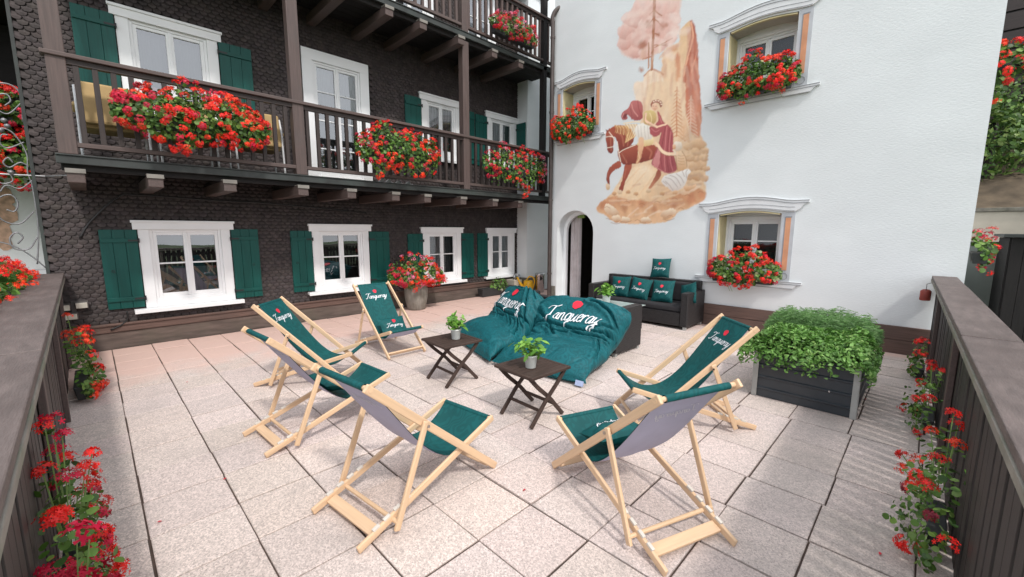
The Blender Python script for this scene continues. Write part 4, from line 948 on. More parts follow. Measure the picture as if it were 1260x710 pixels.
# ------------------------------------------------------------------ deck chairs
def bez(t):
    P = ((.094, .842), (.41, .455), (.61, -.035), (.995, .362)); c = ((1-t)**3, 3*t*(1-t)**2, 3*t*t*(1-t), t**3)
    return sum(a*p[0] for a, p in zip(c, P)), sum(a*p[1] for a, p in zip(c, P))
BT = [bez(i/60) for i in range(61)]; BL = [0]
for i in range(60): BL.append(BL[-1]+math.hypot(BT[i+1][0]-BT[i][0], BT[i+1][1]-BT[i][1]))
def sling_pt(u, s, off=0.):
    """u lateral metres, s metres along the cloth from the top bar"""
    s = min(max(s, 0), BL[-1]); t = np.interp(s, BL, [i/60 for i in range(61)]); y, z = bez(t); y2, z2 = bez(min(1, t+.01)); y1, z1 = bez(max(0, t-.01))
    n = math.hypot(y2-y1, z2-z1); ny, nz_ = -(z2-z1)/n, (y2-y1)/n
    sag = -.010*(1-(u/.215)**2)*math.sin(math.pi*t)+.0025*math.sin(u*40+t*9)*math.sin(math.pi*t)
    return (u, y+ny*(off+sag), z+nz_*(off+sag))
def make_deck_chair():
    r = thing('deck_chair', '', 'deck chair', group='deck chairs on the terrace')
    H = M['beech']; Lf = Vector((0, 0, 0))
    hl, hs, hp = .257, .231, .283
    for s in (-1, 1):
        b = MB(); b.bar((s*hl, .062, .850), (s*hl, 1.008, .012), .020, .046, (0, 1, 1)); b.build('back_rail', H, r, bevel=.006)
        b = MB(); b.bar((s*hs, -.005, .020), (s*hs, 1.012, .350), .020, .042, (0, -.3, 1)); sr = b.build('seat_rail', H, r, bevel=.006)
        n = MB()
        for i in range(4):
            y = .10+i*.065; z = .020+y*.3245; n.bar((s*hs, y-.018, z+.022), (s*hs, y+.022, z+.034), .0195, .014, (0, -.3, 1)); 
        n.build('notch', M['notch'], sr, bevel=.003)
        b = MB(); b.bar((s*hp, .405, .565), (s*hp, .190, .035), .019, .036, (0, 1, .4)); pg = b.build('prop_leg', H, r, bevel=.006)
        b = MB(); b.tube([(s*(hp+.010), .409, .535), (s*(hp+.017), .409, .535)], .009, 8); b.build('bolt', M['steel'], pg)
    b = MB(); b.bar((-hs+.012, .105, .048), (hs-.012, .105, .048), .062, .020, (0, -.3, 1)); b.build('rear_crossbar', H, r, bevel=.004)
    b = MB(); b.bar((-hl+.012, .952, .060), (hl-.012, .952, .060), .020, .056, (0, 1, 1)); b.build('foot_crossbar', H, r, bevel=.004)
    b = MB(); b.tube([(-hp-.004, .199, .078), (hp+.004, .199, .078)], .012, 10); b.build('prop_dowel', H, r, smooth=False)
    b = MB(); b.tube([(-hl-.012, .088, .832), (hl+.012, .088, .832)], .013, 12); b.build('top_bar', H, r)
    b = MB(); b.tube([(-hs, .995, .345), (hs, .995, .345)], .012, 10); b.build('front_bar', H, r)
    W = .208; nu, ns = 10, 44; b = MB(); vs, uv = [], []
    for j in range(ns+1):
        s = BL[-1]*j/ns
        for i in range(nu+1): u = -W+2*W*i/nu; vs.append(sling_pt(u, s, .002)); uv.append((u, s, 0))
    b.add(vs, [(j*(nu+1)+i, (j+1)*(nu+1)+i, (j+1)*(nu+1)+i+1, j*(nu+1)+i+1) for j in range(ns) for i in range(nu)], uv)
    for (cy, cz, rr) in ((.088, .832, .0185), (.995, .345, .0185)):
        b.tube([(-W, cy, cz), (W, cy, cz)], rr, 12, cap=False)
    sl_ = b.build('sling', M['canvas'], r, smooth=True, recalc=False)
    b = MB(); vs = []
    for j in range(1, ns):
        s = BL[-1]*j/ns
        for i in range(nu+1): vs.append(sling_pt(-W+2*W*i/nu, s, -.0015))
    b.add(vs, [(j*(nu+1)+i, j*(nu+1)+i+1, (j+1)*(nu+1)+i+1, (j+1)*(nu+1)+i) for j in range(ns-2) for i in range(nu)])
    b.build('sling_back', M['cloth_under'], sl_, smooth=True, recalc=False)
    fn = lambda a, b_: sling_pt(a, -b_, .0045)
    lettering('lettering', fn, 0, -.205, .30, sl_, M['ink'], flip=-1, tall=1.15)
    seal('wax_seal', fn, .0, -.118, .027, sl_)
    fb = lambda a, b_: sling_pt(a, -b_, -.0035)
    lettering('reverse_lettering', fb, 0, -.205, .275, sl_, M['ghost'], flip=-1, tall=1.15)
    return r
CH = [  # x, y, facing, label
 (1.209, 4.927, -44.5, 'green deck chair at the back left with no cushion, seen from its side'),
 (2.733, 5.589, -90.6, 'green deck chair with a cushion, standing by the concrete flower pot'),
 (.713, 3.401, 3.7, 'deck chair on the left, pale canvas back to the viewer, cushion on its seat'),
 (.768, 2.092, 6.3, 'deck chair in the centre foreground with pale canvas back and empty green seat'),
 (3.807, 1.022, 136.3, 'green deck chair beside the raised herb bed, lettering on its back rest'),
 (1.953, .636, 68.8, 'deck chair in the right foreground seen from behind, cushion in its sling')]
proto = make_deck_chair()
for i, (x, y, a, lb) in enumerate(CH):
    o = proto if i == 0 else copy_tree(proto)
    o.location = (x, y, 0); o.rotation_euler = (0, 0, R(a-90)); o['label'] = lb

# ------------------------------------------------------------------ cushions
def cushion(label, group, loc, xdir, updir, w, h, t, logo=True, seed=0):
    r = thing('cushion', label, 'cushion', loc, 0, group)
    x = Vector(xdir).normalized(); u = Vector(updir); u = (u-x*u.dot(x)).normalized(); n = x.cross(u)
    m_ = Matrix((x, u, n)).transposed(); r.rotation_euler = m_.to_euler()
    N = 16; b = MB()
    def pt(a, c, sgn):
        k = (max(0, 1-abs(a)**2.6)*max(0, 1-abs(c)**2.6))**.55
        X = a*w/2*(1-.07*(1-c*c)); Y = c*h/2*(1-.07*(1-a*a))
        wr = .010*noise.noise(Vector((a*2.5+seed*3.1, c*2.5, sgn*2+seed)))+.006*noise.noise(Vector((a*7+seed, c*6, sgn)))
        return (X, Y, sgn*(t/2*k+wr*min(1, k*2)))
    for sgn in (1, -1):
        vs = [pt(-1+2*i/N, -1+2*j/N, sgn) for j in range(N+1) for i in range(N+1)]
        f = [(j*(N+1)+i, j*(N+1)+i+1, (j+1)*(N+1)+i+1, (j+1)*(N+1)+i) for j in range(N) for i in range(N)]
        b.add(vs, f if sgn > 0 else [q[::-1] for q in f], [(v[0]+seed, v[1], v[2]) for v in vs])
    c = b.build('cover', M['canvas'], r, smooth=True, recalc=False)
    if logo:
        fn = lambda a, b_: (lambda p: (p[0], p[1], p[2]+.003))(pt(a/(w/2), b_/(h/2), 1))
        lettering('lettering', fn, 0, -.02*h/.3, w*.66, c, M['ink']); seal('wax_seal', fn, 0, h*.20, w*.075, c)
    return r
def on_chair(i, y, z, lean, w, h, t, label, flip=1, roll=0):
    X, Y, a, _ = CH[i]; f = Vector((math.cos(R(a)), math.sin(R(a)), 0)); l = Vector((-f.y, f.x, 0))
    p = Vector((X, Y, 0))+f*y+Vector((0, 0, z)); u = (-f*math.cos(R(lean))+Vector((0, 0, 1))*math.sin(R(lean)))*flip
    xd = l*flip*math.cos(R(roll))+u*math.sin(R(roll))
    cushion(label, 'small cushions on deck chairs', p, xd, u, w, h, t, True, i)
on_chair(1, .66, .335, 52, .37, .27, .12, 'small green cushion on the deck chair next to the concrete flower pot')
on_chair(2, .60, .345, 14, .36, .26, .13, 'small green cushion on the seat of the far left deck chair with pale back')
on_chair(5, .70, .345, 14, .36, .26, .13, 'small green cushion in the sling of the right foreground deck chair')

# ------------------------------------------------------------------ wicker sofas, glass table
def wicker_sofa(label, x_back, x_front, y0, y1, hb=.745, ha=.60):
    sg = 1 if x_front > x_back else -1; xm = (x_back+x_front)/2
    r = thing('wicker_sofa', label, 'sofa', (xm, (y0+y1)/2, 0), 0, 'black wicker sofas'); Wk = M['wicker']
    X = lambda a: x_back+sg*a; D = abs(x_front-x_back)
    def bx(nm, m_, a0, a1, yy0, yy1, z0, z1, bev=.012, par=r):
        b = MB(); b.box(min(X(a0), X(a1)), max(X(a0), X(a1)), yy0, yy1, z0, z1); return b.build(nm, m_, par, bevel=bev, world=True)
    bx('base', Wk, .02, D-.012, y0+.125, y1-.125, .05, .27)
    bx('backrest', Wk, 0, .13, y0+.06, y1-.06, .27, hb)
    for yy in (y0, y1-.12): bx('arm', Wk, .03, D, yy, yy+.12, .05, ha)
    bx('seat_cushion', M['seatcloth'], .15, D-.03, y0+.13, y1-.13, .272, .375, .03)
    ym = (y0+y1)/2
    for k, (ya, yb) in enumerate(((y0+.135, ym-.004), (ym+.004, y1-.135))): bx('back_cushion', M['seatcloth'], .135, .21, ya, yb, .376, hb-.03, .03)
    for a in (.05, D-.06):
        for yy in (y0+.02, y1-.07): bx('foot', M['zincpost'], a, a+.05, yy, yy+.05, 0, .048, .003)
    return r
wicker_sofa('black wicker sofa against the white wall, green cushions on it', 7.33, 6.60, 2.63, 4.52)
wicker_sofa('black wicker sofa turned away from the viewer behind the two bean bags', 4.50, 5.17, 2.665, 4.60, .66, .61)
t = thing('glass_table', 'low black wicker table with glass top between the two sofas', 'coffee table', (5.82, 3.55, 0))
b = MB(); b.box(-.27, .27, -.42, .42, .04, .415); b.build('base', M['wicker'], t, bevel=.012)
b = MB(); b.box(-.30, .30, -.45, .45, .4175, .426); b.build('glass_top', mat('green_white_glass', (.45, .52, .50), .08, .03, 3), t, bevel=.002)
CP = dict(w=.40, h=.40, t=.14)
for i, (px, py, X_, lean, lb) in enumerate(((763.5, 355, 6.90, 72, 'square green cushion on the wall sofa, first from its left arm'), (787.5, 357.5, 6.89, 70, 'square green cushion on the wall sofa, between two other lettered ones'), (815.5, 361, 6.88, 71, 'square green cushion on the wall sofa, with bare black seat to its right'))):
    p = onX(px, py, X_); a = R(lean)
    cushion(lb, 'square cushions on the wall sofa', (p.x, p.y, max(p.z, .56)), (0, -1, (.06, -.10, .05)[i]), (math.cos(a), 0, math.sin(a)), .39, .39, .14, True, 10+i)
p = onX(813, 328, 7.21); cushion('square green cushion balanced on top of the wall sofa backrest', 'square cushions on the wall sofa', (7.21, p.y, .925), (0, -1, .05), (.32, 0, 1), .36, .36, .12, True, 15)
p = onX(846, 357, 6.93); cushion('green cushion with only its corner showing above the right arm of the wall sofa', 'square cushions on the wall sofa', (6.93, p.y-.02, .55), (-.5, -1, .35), (.45, .4, 1), .36, .36, .12, False, 16)

# ------------------------------------------------------------------ bean bags
def bean_bag(label, fl, fr, depth, width_back, zs, seed, folds, skew=0.):
    fl, fr = Vector((*fl, 0)), Vector((*fr, 0)); c = (fl+fr)/2; r_ = (fr-fl); wf = r_.length/2; r_.normalize(); d = Vector((-r_.y, r_.x, 0))
    root = thing('bean_bag', label, 'bean bag', c, math.atan2(r_.y, r_.x), 'bean bags'); wb = width_back/2
    vst = [0, .10, .22, .38, .50, .58, .68, .80, .92, 1.0]
    T = [(0, .05), (.05, .17), (.20, .285), (.44, .325), (.60, .325), (.70, .40), (.78, .53), (.90, .66), (1.02, .735), (1.13, .70)]
    Bm = [(0, .05), (.06, .0), (.22, .0), (.44, .0), (.60, .0), (.74, .0), (.90, .04), (1.05, .20), (1.12, .42), (1.13, .70)]
    Tc, Bc = catmull(T, 17), catmull(Bm, 17); nv = len(Tc); nu = 132
    sc = depth/1.13
    def base(v):
        i = min(int(v), nv-2); f = v-i
        return Tc[i]*(1-f)+Tc[i+1]*f, Bc[i]*(1-f)+Bc[i+1]*f
    segs = [(np.array(p), np.array(q), dp_, wd_) for pts, dp_, wd_ in folds for p, q in zip(catmull(pts, 4)[:-1], catmull(pts, 4)[1:])]
    SP = np.array([[s_[0][0]*.55, s_[0][1]*1.7] for s_ in segs]); SE = np.array([[(s_[1][0]-s_[0][0])*.55, (s_[1][1]-s_[0][1])*1.7] for s_ in segs]); SD = np.array([s_[2] for s_ in segs]); SW = np.array([s_[3] for s_ in segs])
    def fold(a, q):
        P = np.array((a*.55+.012*noise.noise(Vector((a*4, q*9, seed))), q*1.7+.02*noise.noise(Vector((a*5, q*7, seed+4))))); t = np.clip(((P-SP)*SE).sum(1)/((SE*SE).sum(1)+1e-9), 0, 1); r = P-(SP+t[:, None]*SE); d = np.sqrt((r*r).sum(1))
        x = -SD*np.exp(-(d/(1.0*SW))**2)+.5*SD*np.exp(-((d-2.8*SW)/(1.6*SW))**2)
        return float(x.min()*.8+x.max()*.8)
    def pt(a, v, top=True):
        t_, b_ = base(v); md = (t_+b_)/2; q = v/(nv-1)
        k = max(0, 1-abs(a)**3.4)**.50
        x = (t_ if top else b_); p = md+(x-md)*k
        hw = wf+(wb-wf)*min(1, q*1.25); hw *= 1+.03*math.sin(7*q+seed)+.065*math.exp(-((q-.87)/.10)**2)-.05*math.exp(-((q-.60)/.08)**2)
        pinch = max(0, 1-q/.10)*(1-.0); hw *= 1+.05*pinch
        top_arch = -.10*abs(a)**3.5*max(0, (q-.80)/.2)
        X, Y, Z = a*hw+skew*max(0, q-.15)/.85, p[0]*sc, max(.004, p[1]*zs+top_arch)
        backz = 1/(1+math.exp(-(q-.55)*30))
        f1 = noise.noise(Vector((X*1.3+seed, q*5+.5*X+seed, 1.7)))
        n2 = noise.noise(Vector((X*2.6+seed*2, q*7-X*1.2, 5.1))); n3 = noise.noise(Vector((X*5+q*6+seed, q*15+seed, 9.3)))
        n4 = noise.noise(Vector((X*9-q*8, q*24+seed+X*5, 3.3)))
        amp = .030*f1-.011*math.exp(-(n2/.10)**2)-.002*math.exp(-(n3/.09)**2)+.001*n4
        amp = amp*min(1, k*1.6)+(2.5*fold(a, q) if top else 0)*min(1, k*1.8)
        e_ = math.exp(-((abs(a)-.92)/.10)**2)
        amp += e_*(.010*math.sin(q*55+seed+3*n2)+.006*math.sin(q*97+seed))*(.5+backz)
        nx = Vector((0, -.60 if q > .5 else -.15, 1)).normalized()
        if not top: amp *= .3
        return Vector((X, Y, Z))+nx*amp
    b = MB(); A = [-1+2*i/nu for i in range(nu+1)]; A = [math.copysign(abs(a)**.8, a) for a in A]
    for top in (True, False):
        vs = [pt(a, j, top) for j in range(nv) for a in A]
        f = [(j*(nu+1)+i, j*(nu+1)+i+1, (j+1)*(nu+1)+i+1, (j+1)*(nu+1)+i) for j in range(nv-1) for i in range(nu)]
        b.add([tuple(v) for v in vs], f if top else [q[::-1] for q in f], [(a*.6+seed, j*.016, 0) for j in range(nv) for a in A])
    cov = b.build('cover', M['bag'], root, smooth=True, recalc=False, sub=1)
    v0 = .57*(nv-1); AR = [0.]; VV = [v0]
    while VV[-1] < nv-1.2:
        v_ = VV[-1]+.5; AR.append(AR[-1]+float(np.linalg.norm(base(v_)[0]-base(VV[-1])[0]))*sc); VV.append(v_)
    def fn(a, m_):
        """a metres across, m_ metres up the back rest from the crease"""
        v = float(np.interp(m_, AR, VV)); hw_ = wb
        aa = max(-.99, min(.99, a/hw_)); P = pt(aa, v); n = (pt(aa+.02, v)-pt(aa-.02, v)).cross(pt(aa, v+.8)-pt(aa, v-.8)).normalized()
        return tuple(P+n*.010)
    return root, cov, fn
FA = [([(-.95, .62), (-.5, .585), (0, .56), (.5, .57), (.95, .62)], .030, .016), ([(.25, .97), (.5, .84), (.72, .70), (.85, .58)], .045, .020), ([(-.35, .93), (-.05, .88), (.15, .86)], .022, .014), ([(.45, .60), (.65, .50), (.85, .36)], .028, .016), ([(.1, .555), (.35, .47), (.5, .38)], .022, .014), ([(-.6, .57), (-.4, .49), (-.35, .42)], .018, .013), ([(.45, .95), (.62, .88), (.8, .82)], .02, .014), ([(-.9, .52), (-.5, .50), (-.1, .51)], .018, .012)]
FB = [([(-.95, .64), (-.5, .59), (0, .56), (.5, .565), (.97, .63)], .032, .016), ([(-.9, .74), (-.6, .62), (-.35, .50), (-.25, .44)], .035, .017), ([(.25, .84), (.55, .80), (.8, .75), (1, .70)], .042, .018), ([(-.98, .80), (-.7, .86), (-.4, .93)], .030, .015), ([(.1, .53), (.5, .51), (.95, .57)], .024, .013), ([(-.6, .56), (-.3, .51), (0, .505)], .024, .013), ([(.55, .60), (.75, .66), (.98, .68)], .022, .013), ([(.75, .50), (.85, .40), (.95, .28)], .02, .014), ([(-.97, .55), (-.8, .48), (-.62, .44)], .024, .014)]
bb, cov, fn = bean_bag('green bean bag on the left of the pair, partly behind the first small table', (3.68, 4.96), (3.22, 3.60), 1.08, 1.16, 1.03, 2.3, FA, -.36)
lettering('lettering', fn, -.03, .125, .82, cov, M['ink'], tall=1.2); seal('wax_seal', fn, -.02, .315, .066, cov)
bb, cov, fn = bean_bag('green bean bag on the right of the pair, close to the front folding table', (3.24, 3.52), (3.41, 2.38), 1.18, 1.20, 1.0, 7.9, FB)
lettering('lettering', fn, .0, .135, .78, cov, M['ink'], tall=1.2); seal('wax_seal', fn, .02, .325, .066, cov)
b = MB(); q = onZ(716, 473, .03)
o = bb.location; mw = Matrix.Rotation(-bb.rotation_euler.z, 3, 'Z')
c0 = mw @ Vector((q.x-o.x, q.y-o.y, 0)); b.box(c0.x-.06, c0.x+.03, c0.y-.035, c0.y-.025, .02, .075, rot=Matrix.Rotation(R(-25), 3, 'X')); b.build('care_label', M['label'], bb)

# ------------------------------------------------------------------ folding side tables and the plants
def make_table():
    r = thing('side_table', '', 'side table', group='folding side tables'); Wd = M['tablewood']; s = .235; H = .445
    b = MB(); n = 7; w_ = (2*s-.07)/n
    for i in range(n): b.box(-s+.035, s-.035, -s+.035+i*w_+.0018, -s+.035+(i+1)*w_-.0018, H-.021, H-.003)
    tp = b.build('tabletop', Wd, r, bevel=.002)
    b = MB(); b.box(-s, s, -s, -s+.034, H-.024, H); b.box(-s, s, s-.034, s, H-.024, H); b.box(-s, -s+.034, -s+.034, s-.034, H-.024, H-.0005); b.box(s-.034, s, -s+.034, s-.034, H-.024, H-.0005)
    b.build('frame', Wd, r, bevel=.005)
    for k, yy in enumerate((-.185, .185)):
        for sg in (-1, 1):
            y = yy+(.012 if sg > 0 else -.012)
            b = MB(); P = catmull([(sg*-.195, y, H-.03), (sg*-.10, y, H-.13), (sg*.03, y, .20), (sg*.13, y, .09), (sg*.205, y, .008)], 5)
            for p, q in zip(P[:-1], P[1:]):
                e = (np.array(q)-np.array(p))*.06; b.bar(tuple(np.array(p)-e), tuple(np.array(q)+e), .020, .034, (0, 0, 1) if True else 0)
            b.build('leg', Wd, r, bevel=.003)
    for sg in (-1, 1):
        x_, z_ = sg*.10, .125; b = MB(); b.bar((x_, -.175, z_), (x_, .175, z_), .012, .028); b.build('stretcher', Wd, r, bevel=.002)
    for sg in (-1, 1):
        b = MB(); b.bar((sg*.185, -.195, H-.036), (sg*.185, .195, H-.036), .03, .018); b.build('top_rail', Wd, r, bevel=.002)
    return r
TB = [((2.585, 2.325), -3, 'dark slatted folding table in front of the right bean bag, potted plant on it'), ((2.625, 3.52), -4, 'dark slatted folding table beside the left bean bag, nearer the windows, with a potted plant')]
t0 = make_table()
for i, (p, a, lb) in enumerate(TB):
    o = t0 if i == 0 else copy_tree(t0); o.location = (*p, 0); o.rotation_euler = (0, 0, R(a)); o['label'] = lb
def potted_plant(label, loc, seed, s=1.):
    r = thing('potted_plant', label, 'potted plant', loc, rnd.uniform(0, 6), 'small potted green plants'); rg = np.random.default_rng(seed)
    b = MB(); b.lathe([(.0, 0), (.036*s, 0), (.040*s, .004), (.048*s, .085*s), (.052*s, .088*s), (.052*s, .10*s), (.047*s, .10*s), (.044*s, .08*s), (0, .078*s)], n=24, cap0=False, cap1=False); pt_ = b.build('pot', M['whitepot'], r, smooth=True)
    b = MB(); b.lathe([(0, .083*s), (.0445*s, .081*s)], n=16, cap0=False, cap1=False); b.build('soil', M['soil'], pt_)
    P, Nn, Sz = [], [], []; sb = MB()
    for i in range(46):
        a, el = rg.uniform(0, 6.28), rg.uniform(.62, 1.52); L = rg.uniform(.05, .15)*s
        d = np.array((math.cos(a)*math.cos(el), math.sin(a)*math.cos(el), math.sin(el))); p0 = np.array((d[0]*.02, d[1]*.02, .08*s)); p1 = p0+d*L; p1[2] -= max(0, .03-.0*L)*(1-math.sin(el))
        sb.tube([p0, (p0+p1)/2+np.array((0, 0, .012)), p1], .0016, 4)
        for k in range(2):
            P.append(p1+rg.normal(size=3)*.012*s); Nn.append(np.array((d[0]*.5, d[1]*.5, .9))+rg.normal(size=3)*.45); Sz.append(rg.uniform(.042, .078)*s)
    V, Fs = scatter(rg, np.array(P), np.array(Nn), np.array(Sz), MINT)
    g = np.array([(.16, .36, .045), (.24, .46, .08), (.11, .27, .04)])[rg.integers(0, 3, len(P))]*rg.uniform(.8, 1.25, (len(P), 1))
    mesh('foliage', V, Fs, M['leaf'], r, cols=np.repeat(g, len(MINT), 0)); sb.build('stems', M['stem'], r, recalc=False)
pA = onZ(653, 452, .445); potted_plant('leafy green plant in a white pot on the front folding table', (pA.x, pA.y, .4455), 1, 1.12)
pA = onZ(561, 417, .445); potted_plant('leafy green plant in a white pot on the folding table by the left bean bag', (pA.x, pA.y, .4455), 2, 1.12)
pA = onZ(746, 373, .426); potted_plant('leafy green plant in a white pot on the glass table between the sofas', (pA.x, pA.y, .4265), 3, 1.35)

# ------------------------------------------------------------------ raised herb bed
x0, x1, y0, y1, hz = 4.465, 5.53, .315, 1.09, .46
rb = thing('raised_herb_bed', 'anthracite sheet metal raised bed overflowing with green herbs', 'raised bed', ((x0+x1)/2, (y0+y1)/2, 0))
def ribbed(fx, L):
    b = MB(); prof = []; z = .004
    for i in range(4):
        prof += [(z, 0), (z+.072, 0), (z+.080, .014), (z+.092, .014), (z+.100, 0)]; z += .113
    prof.append((hz-.006, 0)); k = len(prof)
    vs = [fx(t*L, o_, z_) for t in (0, 1) for z_, o_ in prof]; uv = [(t*L, z_, o_) for t in (0, 1) for z_, o_ in prof]
    b.add(vs, [(i, i+1, k+i+1, k+i) for i in range(k-1)], uv); return b
for nm, fx, L in (('front', lambda t, o_, z: (x0-o_, y0+t, z), y1-y0), ('side', lambda t, o_, z: (x0+t, y0-o_, z), x1-x0), ('rear', lambda t, o_, z: (x1+o_, y0+t, z), y1-y0), ('far', lambda t, o_, z: (x0+t, y1+o_, z), x1-x0)):
    ribbed(fx, L).build('side_panel', M['planter'], rb, world=True)
for X_ in (x0, x1):
    for Y_ in (y0, y1):
        sx, sy = (-1 if X_ == x0 else 1), (-1 if Y_ == y0 else 1); b = MB()
        b.box(*sorted((X_+sx*.016, X_-sx*.03)), *sorted((Y_+sy*.016, Y_+sy*.013)), 0, hz+.004); b.box(*sorted((X_+sx*.016, X_+sx*.013)), *sorted((Y_+sy*.0125, Y_-sy*.03)), 0, hz+.004)
        b.build('corner_post', M['zincpost'], rb, bevel=.001, world=True)
b = MB(); b.box(x0+.003, x1-.003, y0+.003, y1-.003, .02, hz-.05); b.build('soil', M['soil'], rb, world=True)
b = MB()
for X_, Y_, ax_ in ((x0-.011, .50, 0), (x0-.011, .93, 0)): b.tube([(X_, Y_, .30 if Y_ > .7 else .20), (X_-.006, Y_, .30 if Y_ > .7 else .20)], .008, 8)
b.build('bolt', M['steel'], rb, world=True)
def herbs():
    rg = np.random.default_rng(21); cx, cy = (x0+x1)/2, (y0+y1)/2
    n = 7600; X_ = rg.uniform(x0-.10, x1-.32, n); Y_ = rg.uniform(y0-.10, y1+.14, n)
    dx = np.minimum(X_-(x0-.12), 9); dy = np.minimum(Y_-(y0-.12), (y1+.16)-Y_)
    edge = np.clip(np.minimum(dx, dy)/.20, 0, 1)
    lump = np.array([.07*noise.noise(Vector((x*4, y*4, 2)))+.03*noise.noise(Vector((x*11, y*11, 5))) for x, y in zip(X_, Y_)])
    top = hz-.07+.235*edge**.6+lump; Z_ = top-rg.exponential(.035, n)
    P = np.stack([X_-cx, Y_-cy, np.maximum(Z_, hz-.14)], 1)
    ins = (X_ > x0-.02) & (Y_ > y0-.02) & (Y_ < y1+.02); P[ins, 2] = np.maximum(P[ins, 2], hz-.04)
    Nn = np.stack([-(1-edge)*.9*(X_ < cx)+.1, np.where(Y_ < cy, -1, 1)*(1-edge)*.8, .6+.0*X_], 1)+rg.normal(size=(n, 3))*.45
    V, Fs = scatter(rg, P, Nn, rg.uniform(.024, .052, n), MINT)
    depth = np.clip((top-Z_)/.12, 0, 1)
    g = np.array([(.12, .27, .05), (.18, .36, .08), (.08, .19, .035), (.26, .42, .12)])[rg.choice(4, n, p=[.4, .3, .2, .1])]*rg.uniform(.75, 1.25, (n, 1))
    mesh('mint_foliage', V, Fs, M['leaf'], rb, cols=np.repeat(g, len(MINT), 0))
    n = 9000; X_ = rg.uniform(x1-.40, x1+.10, n); Y_ = rg.uniform(y0-.06, y1+.12, n)
    lump = np.array([.10*noise.noise(Vector((x*5, y*3.5, 7)))+.06*noise.noise(Vector((x*15, y*15, 1))) for x, y in zip(X_, Y_)])
    e = np.clip(np.minimum(Y_-(y0-.10), (y1+.15)-Y_)/.15, 0, 1); e2 = np.clip(((x1+.14)-X_)/.15, 0, 1)
    Z_ = hz-.05+(.33*e**.5*e2**.5+lump)*rg.uniform(.35, 1.0, n)
    P = np.stack([X_-cx, Y_-cy, Z_], 1); Nn = rg.normal(size=(n, 3)); Nn[:, 2] *= .25
    up = np.stack([rg.normal(0, .35, n), rg.normal(0, .35, n), np.ones(n)], 1)
    V, Fs = scatter(rg, P, Nn, rg.uniform(.04, .075, n), BLADE, spin=np.cross(Nn, up))
    g = np.array([(.13, .27, .085), (.18, .34, .11), (.24, .40, .17)])[rg.integers(0, 3, n)]*rg.uniform(.75, 1.25, (n, 1))
    mesh('fine_herb_foliage', V, Fs, M['leaf'], rb, cols=np.repeat(g, len(BLADE), 0))
herbs()

# ------------------------------------------------------------------ flowers
RO = {'red': 5, 'orange': 4, 'crimson': 2}
def at_box(x0, x1, yt, yb, plane, axis):
    """world box of a flower mass seen at these pixels on a wall or balcony plane"""
    f = onY if axis == 'Y' else onX; my = (yt+yb)/2; mx = (x0+x1)/2
    a, b_ = f(x0, my, plane), f(x1, my, plane); c = f(mx, my, plane); t_, u_ = f(mx, yt, plane), f(mx, yb, plane)
    return (a-b_).length, c, t_.z, u_.z
BAL = 'window boxes of red flowers on the house fronts'
def box_on_balcony(x0, x1, yt, yb, ytr, label, seed, heads, mix=RO, **k):
    f = onY; mx = (x0+x1)/2; P = YB-.16
    zb = f(mx, ytr, P).z; L = f(x1, ytr, P).x-f(x0, ytr, P).x; c = f(mx, ytr, P)
    return geranium(label, BAL, (c.x, P, zb), (1, 0, 0), (0, -1, 0), L, .30, f(mx, yt, P-.1).z-zb, zb-f(mx, yb, P-.1).z, heads, mix, seed, **k)
box_on_balcony(150, 338, 112, 184, 150, 'large box of scarlet geraniums on the lower balcony, in front of the tan chairs', 31, 195, leaves=2100, leaf=.046, head_r=.047, fl=30)
box_on_balcony(441, 542, 158, 218, 188, 'box of geraniums on the lower balcony beside the balcony door, crimson on one end', 32, 130, leaves=1900, leaf=.046, head_r=.045, fl=28)
box_on_balcony(597, 671, 183, 234, 208, 'box of red and pink geraniums at the corner end of the lower balcony', 33, 118, {'red': 4, 'orange': 2, 'crimson': 3, 'pink': 1}, leaves=1300, leaf=.046, fl=24)
zu = 5.95; c = onY(632, 36, YB-.16)
geranium('flower box on the upper balcony with red and pink petunias', BAL, (c.x, YB-.16, onY(632, 40, YB-.16).z), (1, 0, 0), (0, -1, 0), 1.35, .26, .26, .20, 95, {'red': 3, 'crimson': 4, 'pink': 2}, 34, leaves=900, leaf=.046, pale=.18, tr_dim=(1.15, .17, .17))
for key, y_, z_, L, hu, hd, n_, lb, mx_ in (('C', 2.05, .93, 1.06, .34, .20, 112, 'window box of red geraniums under the painted window beside the herb bed', {'red': 5, 'orange': 1, 'crimson': 2}),
                                ('B', 2.06, 3.76, 1.08, .36, .22, 110, 'window box of red geraniums at the upper right painted window', {'red': 4, 'orange': 3, 'crimson': 2}),
                                ('A', 5.43, 3.62, 1.05, .40, .24, 95, 'window box of red geraniums at the upper window next to the downpipe', {'red': 3, 'orange': 3})):
    geranium(lb, BAL, (XW-.13, y_, z_), (0, -1, 0), (-1, 0, 0), L, .26, hu, hd, n_, mx_, 40+ord(key), leaves=1700, pale=.10 if key == 'C' else .02, tr_dim=(.9, .16, .15), leaf=.044, hang=2, head_r=.043, fl=26)
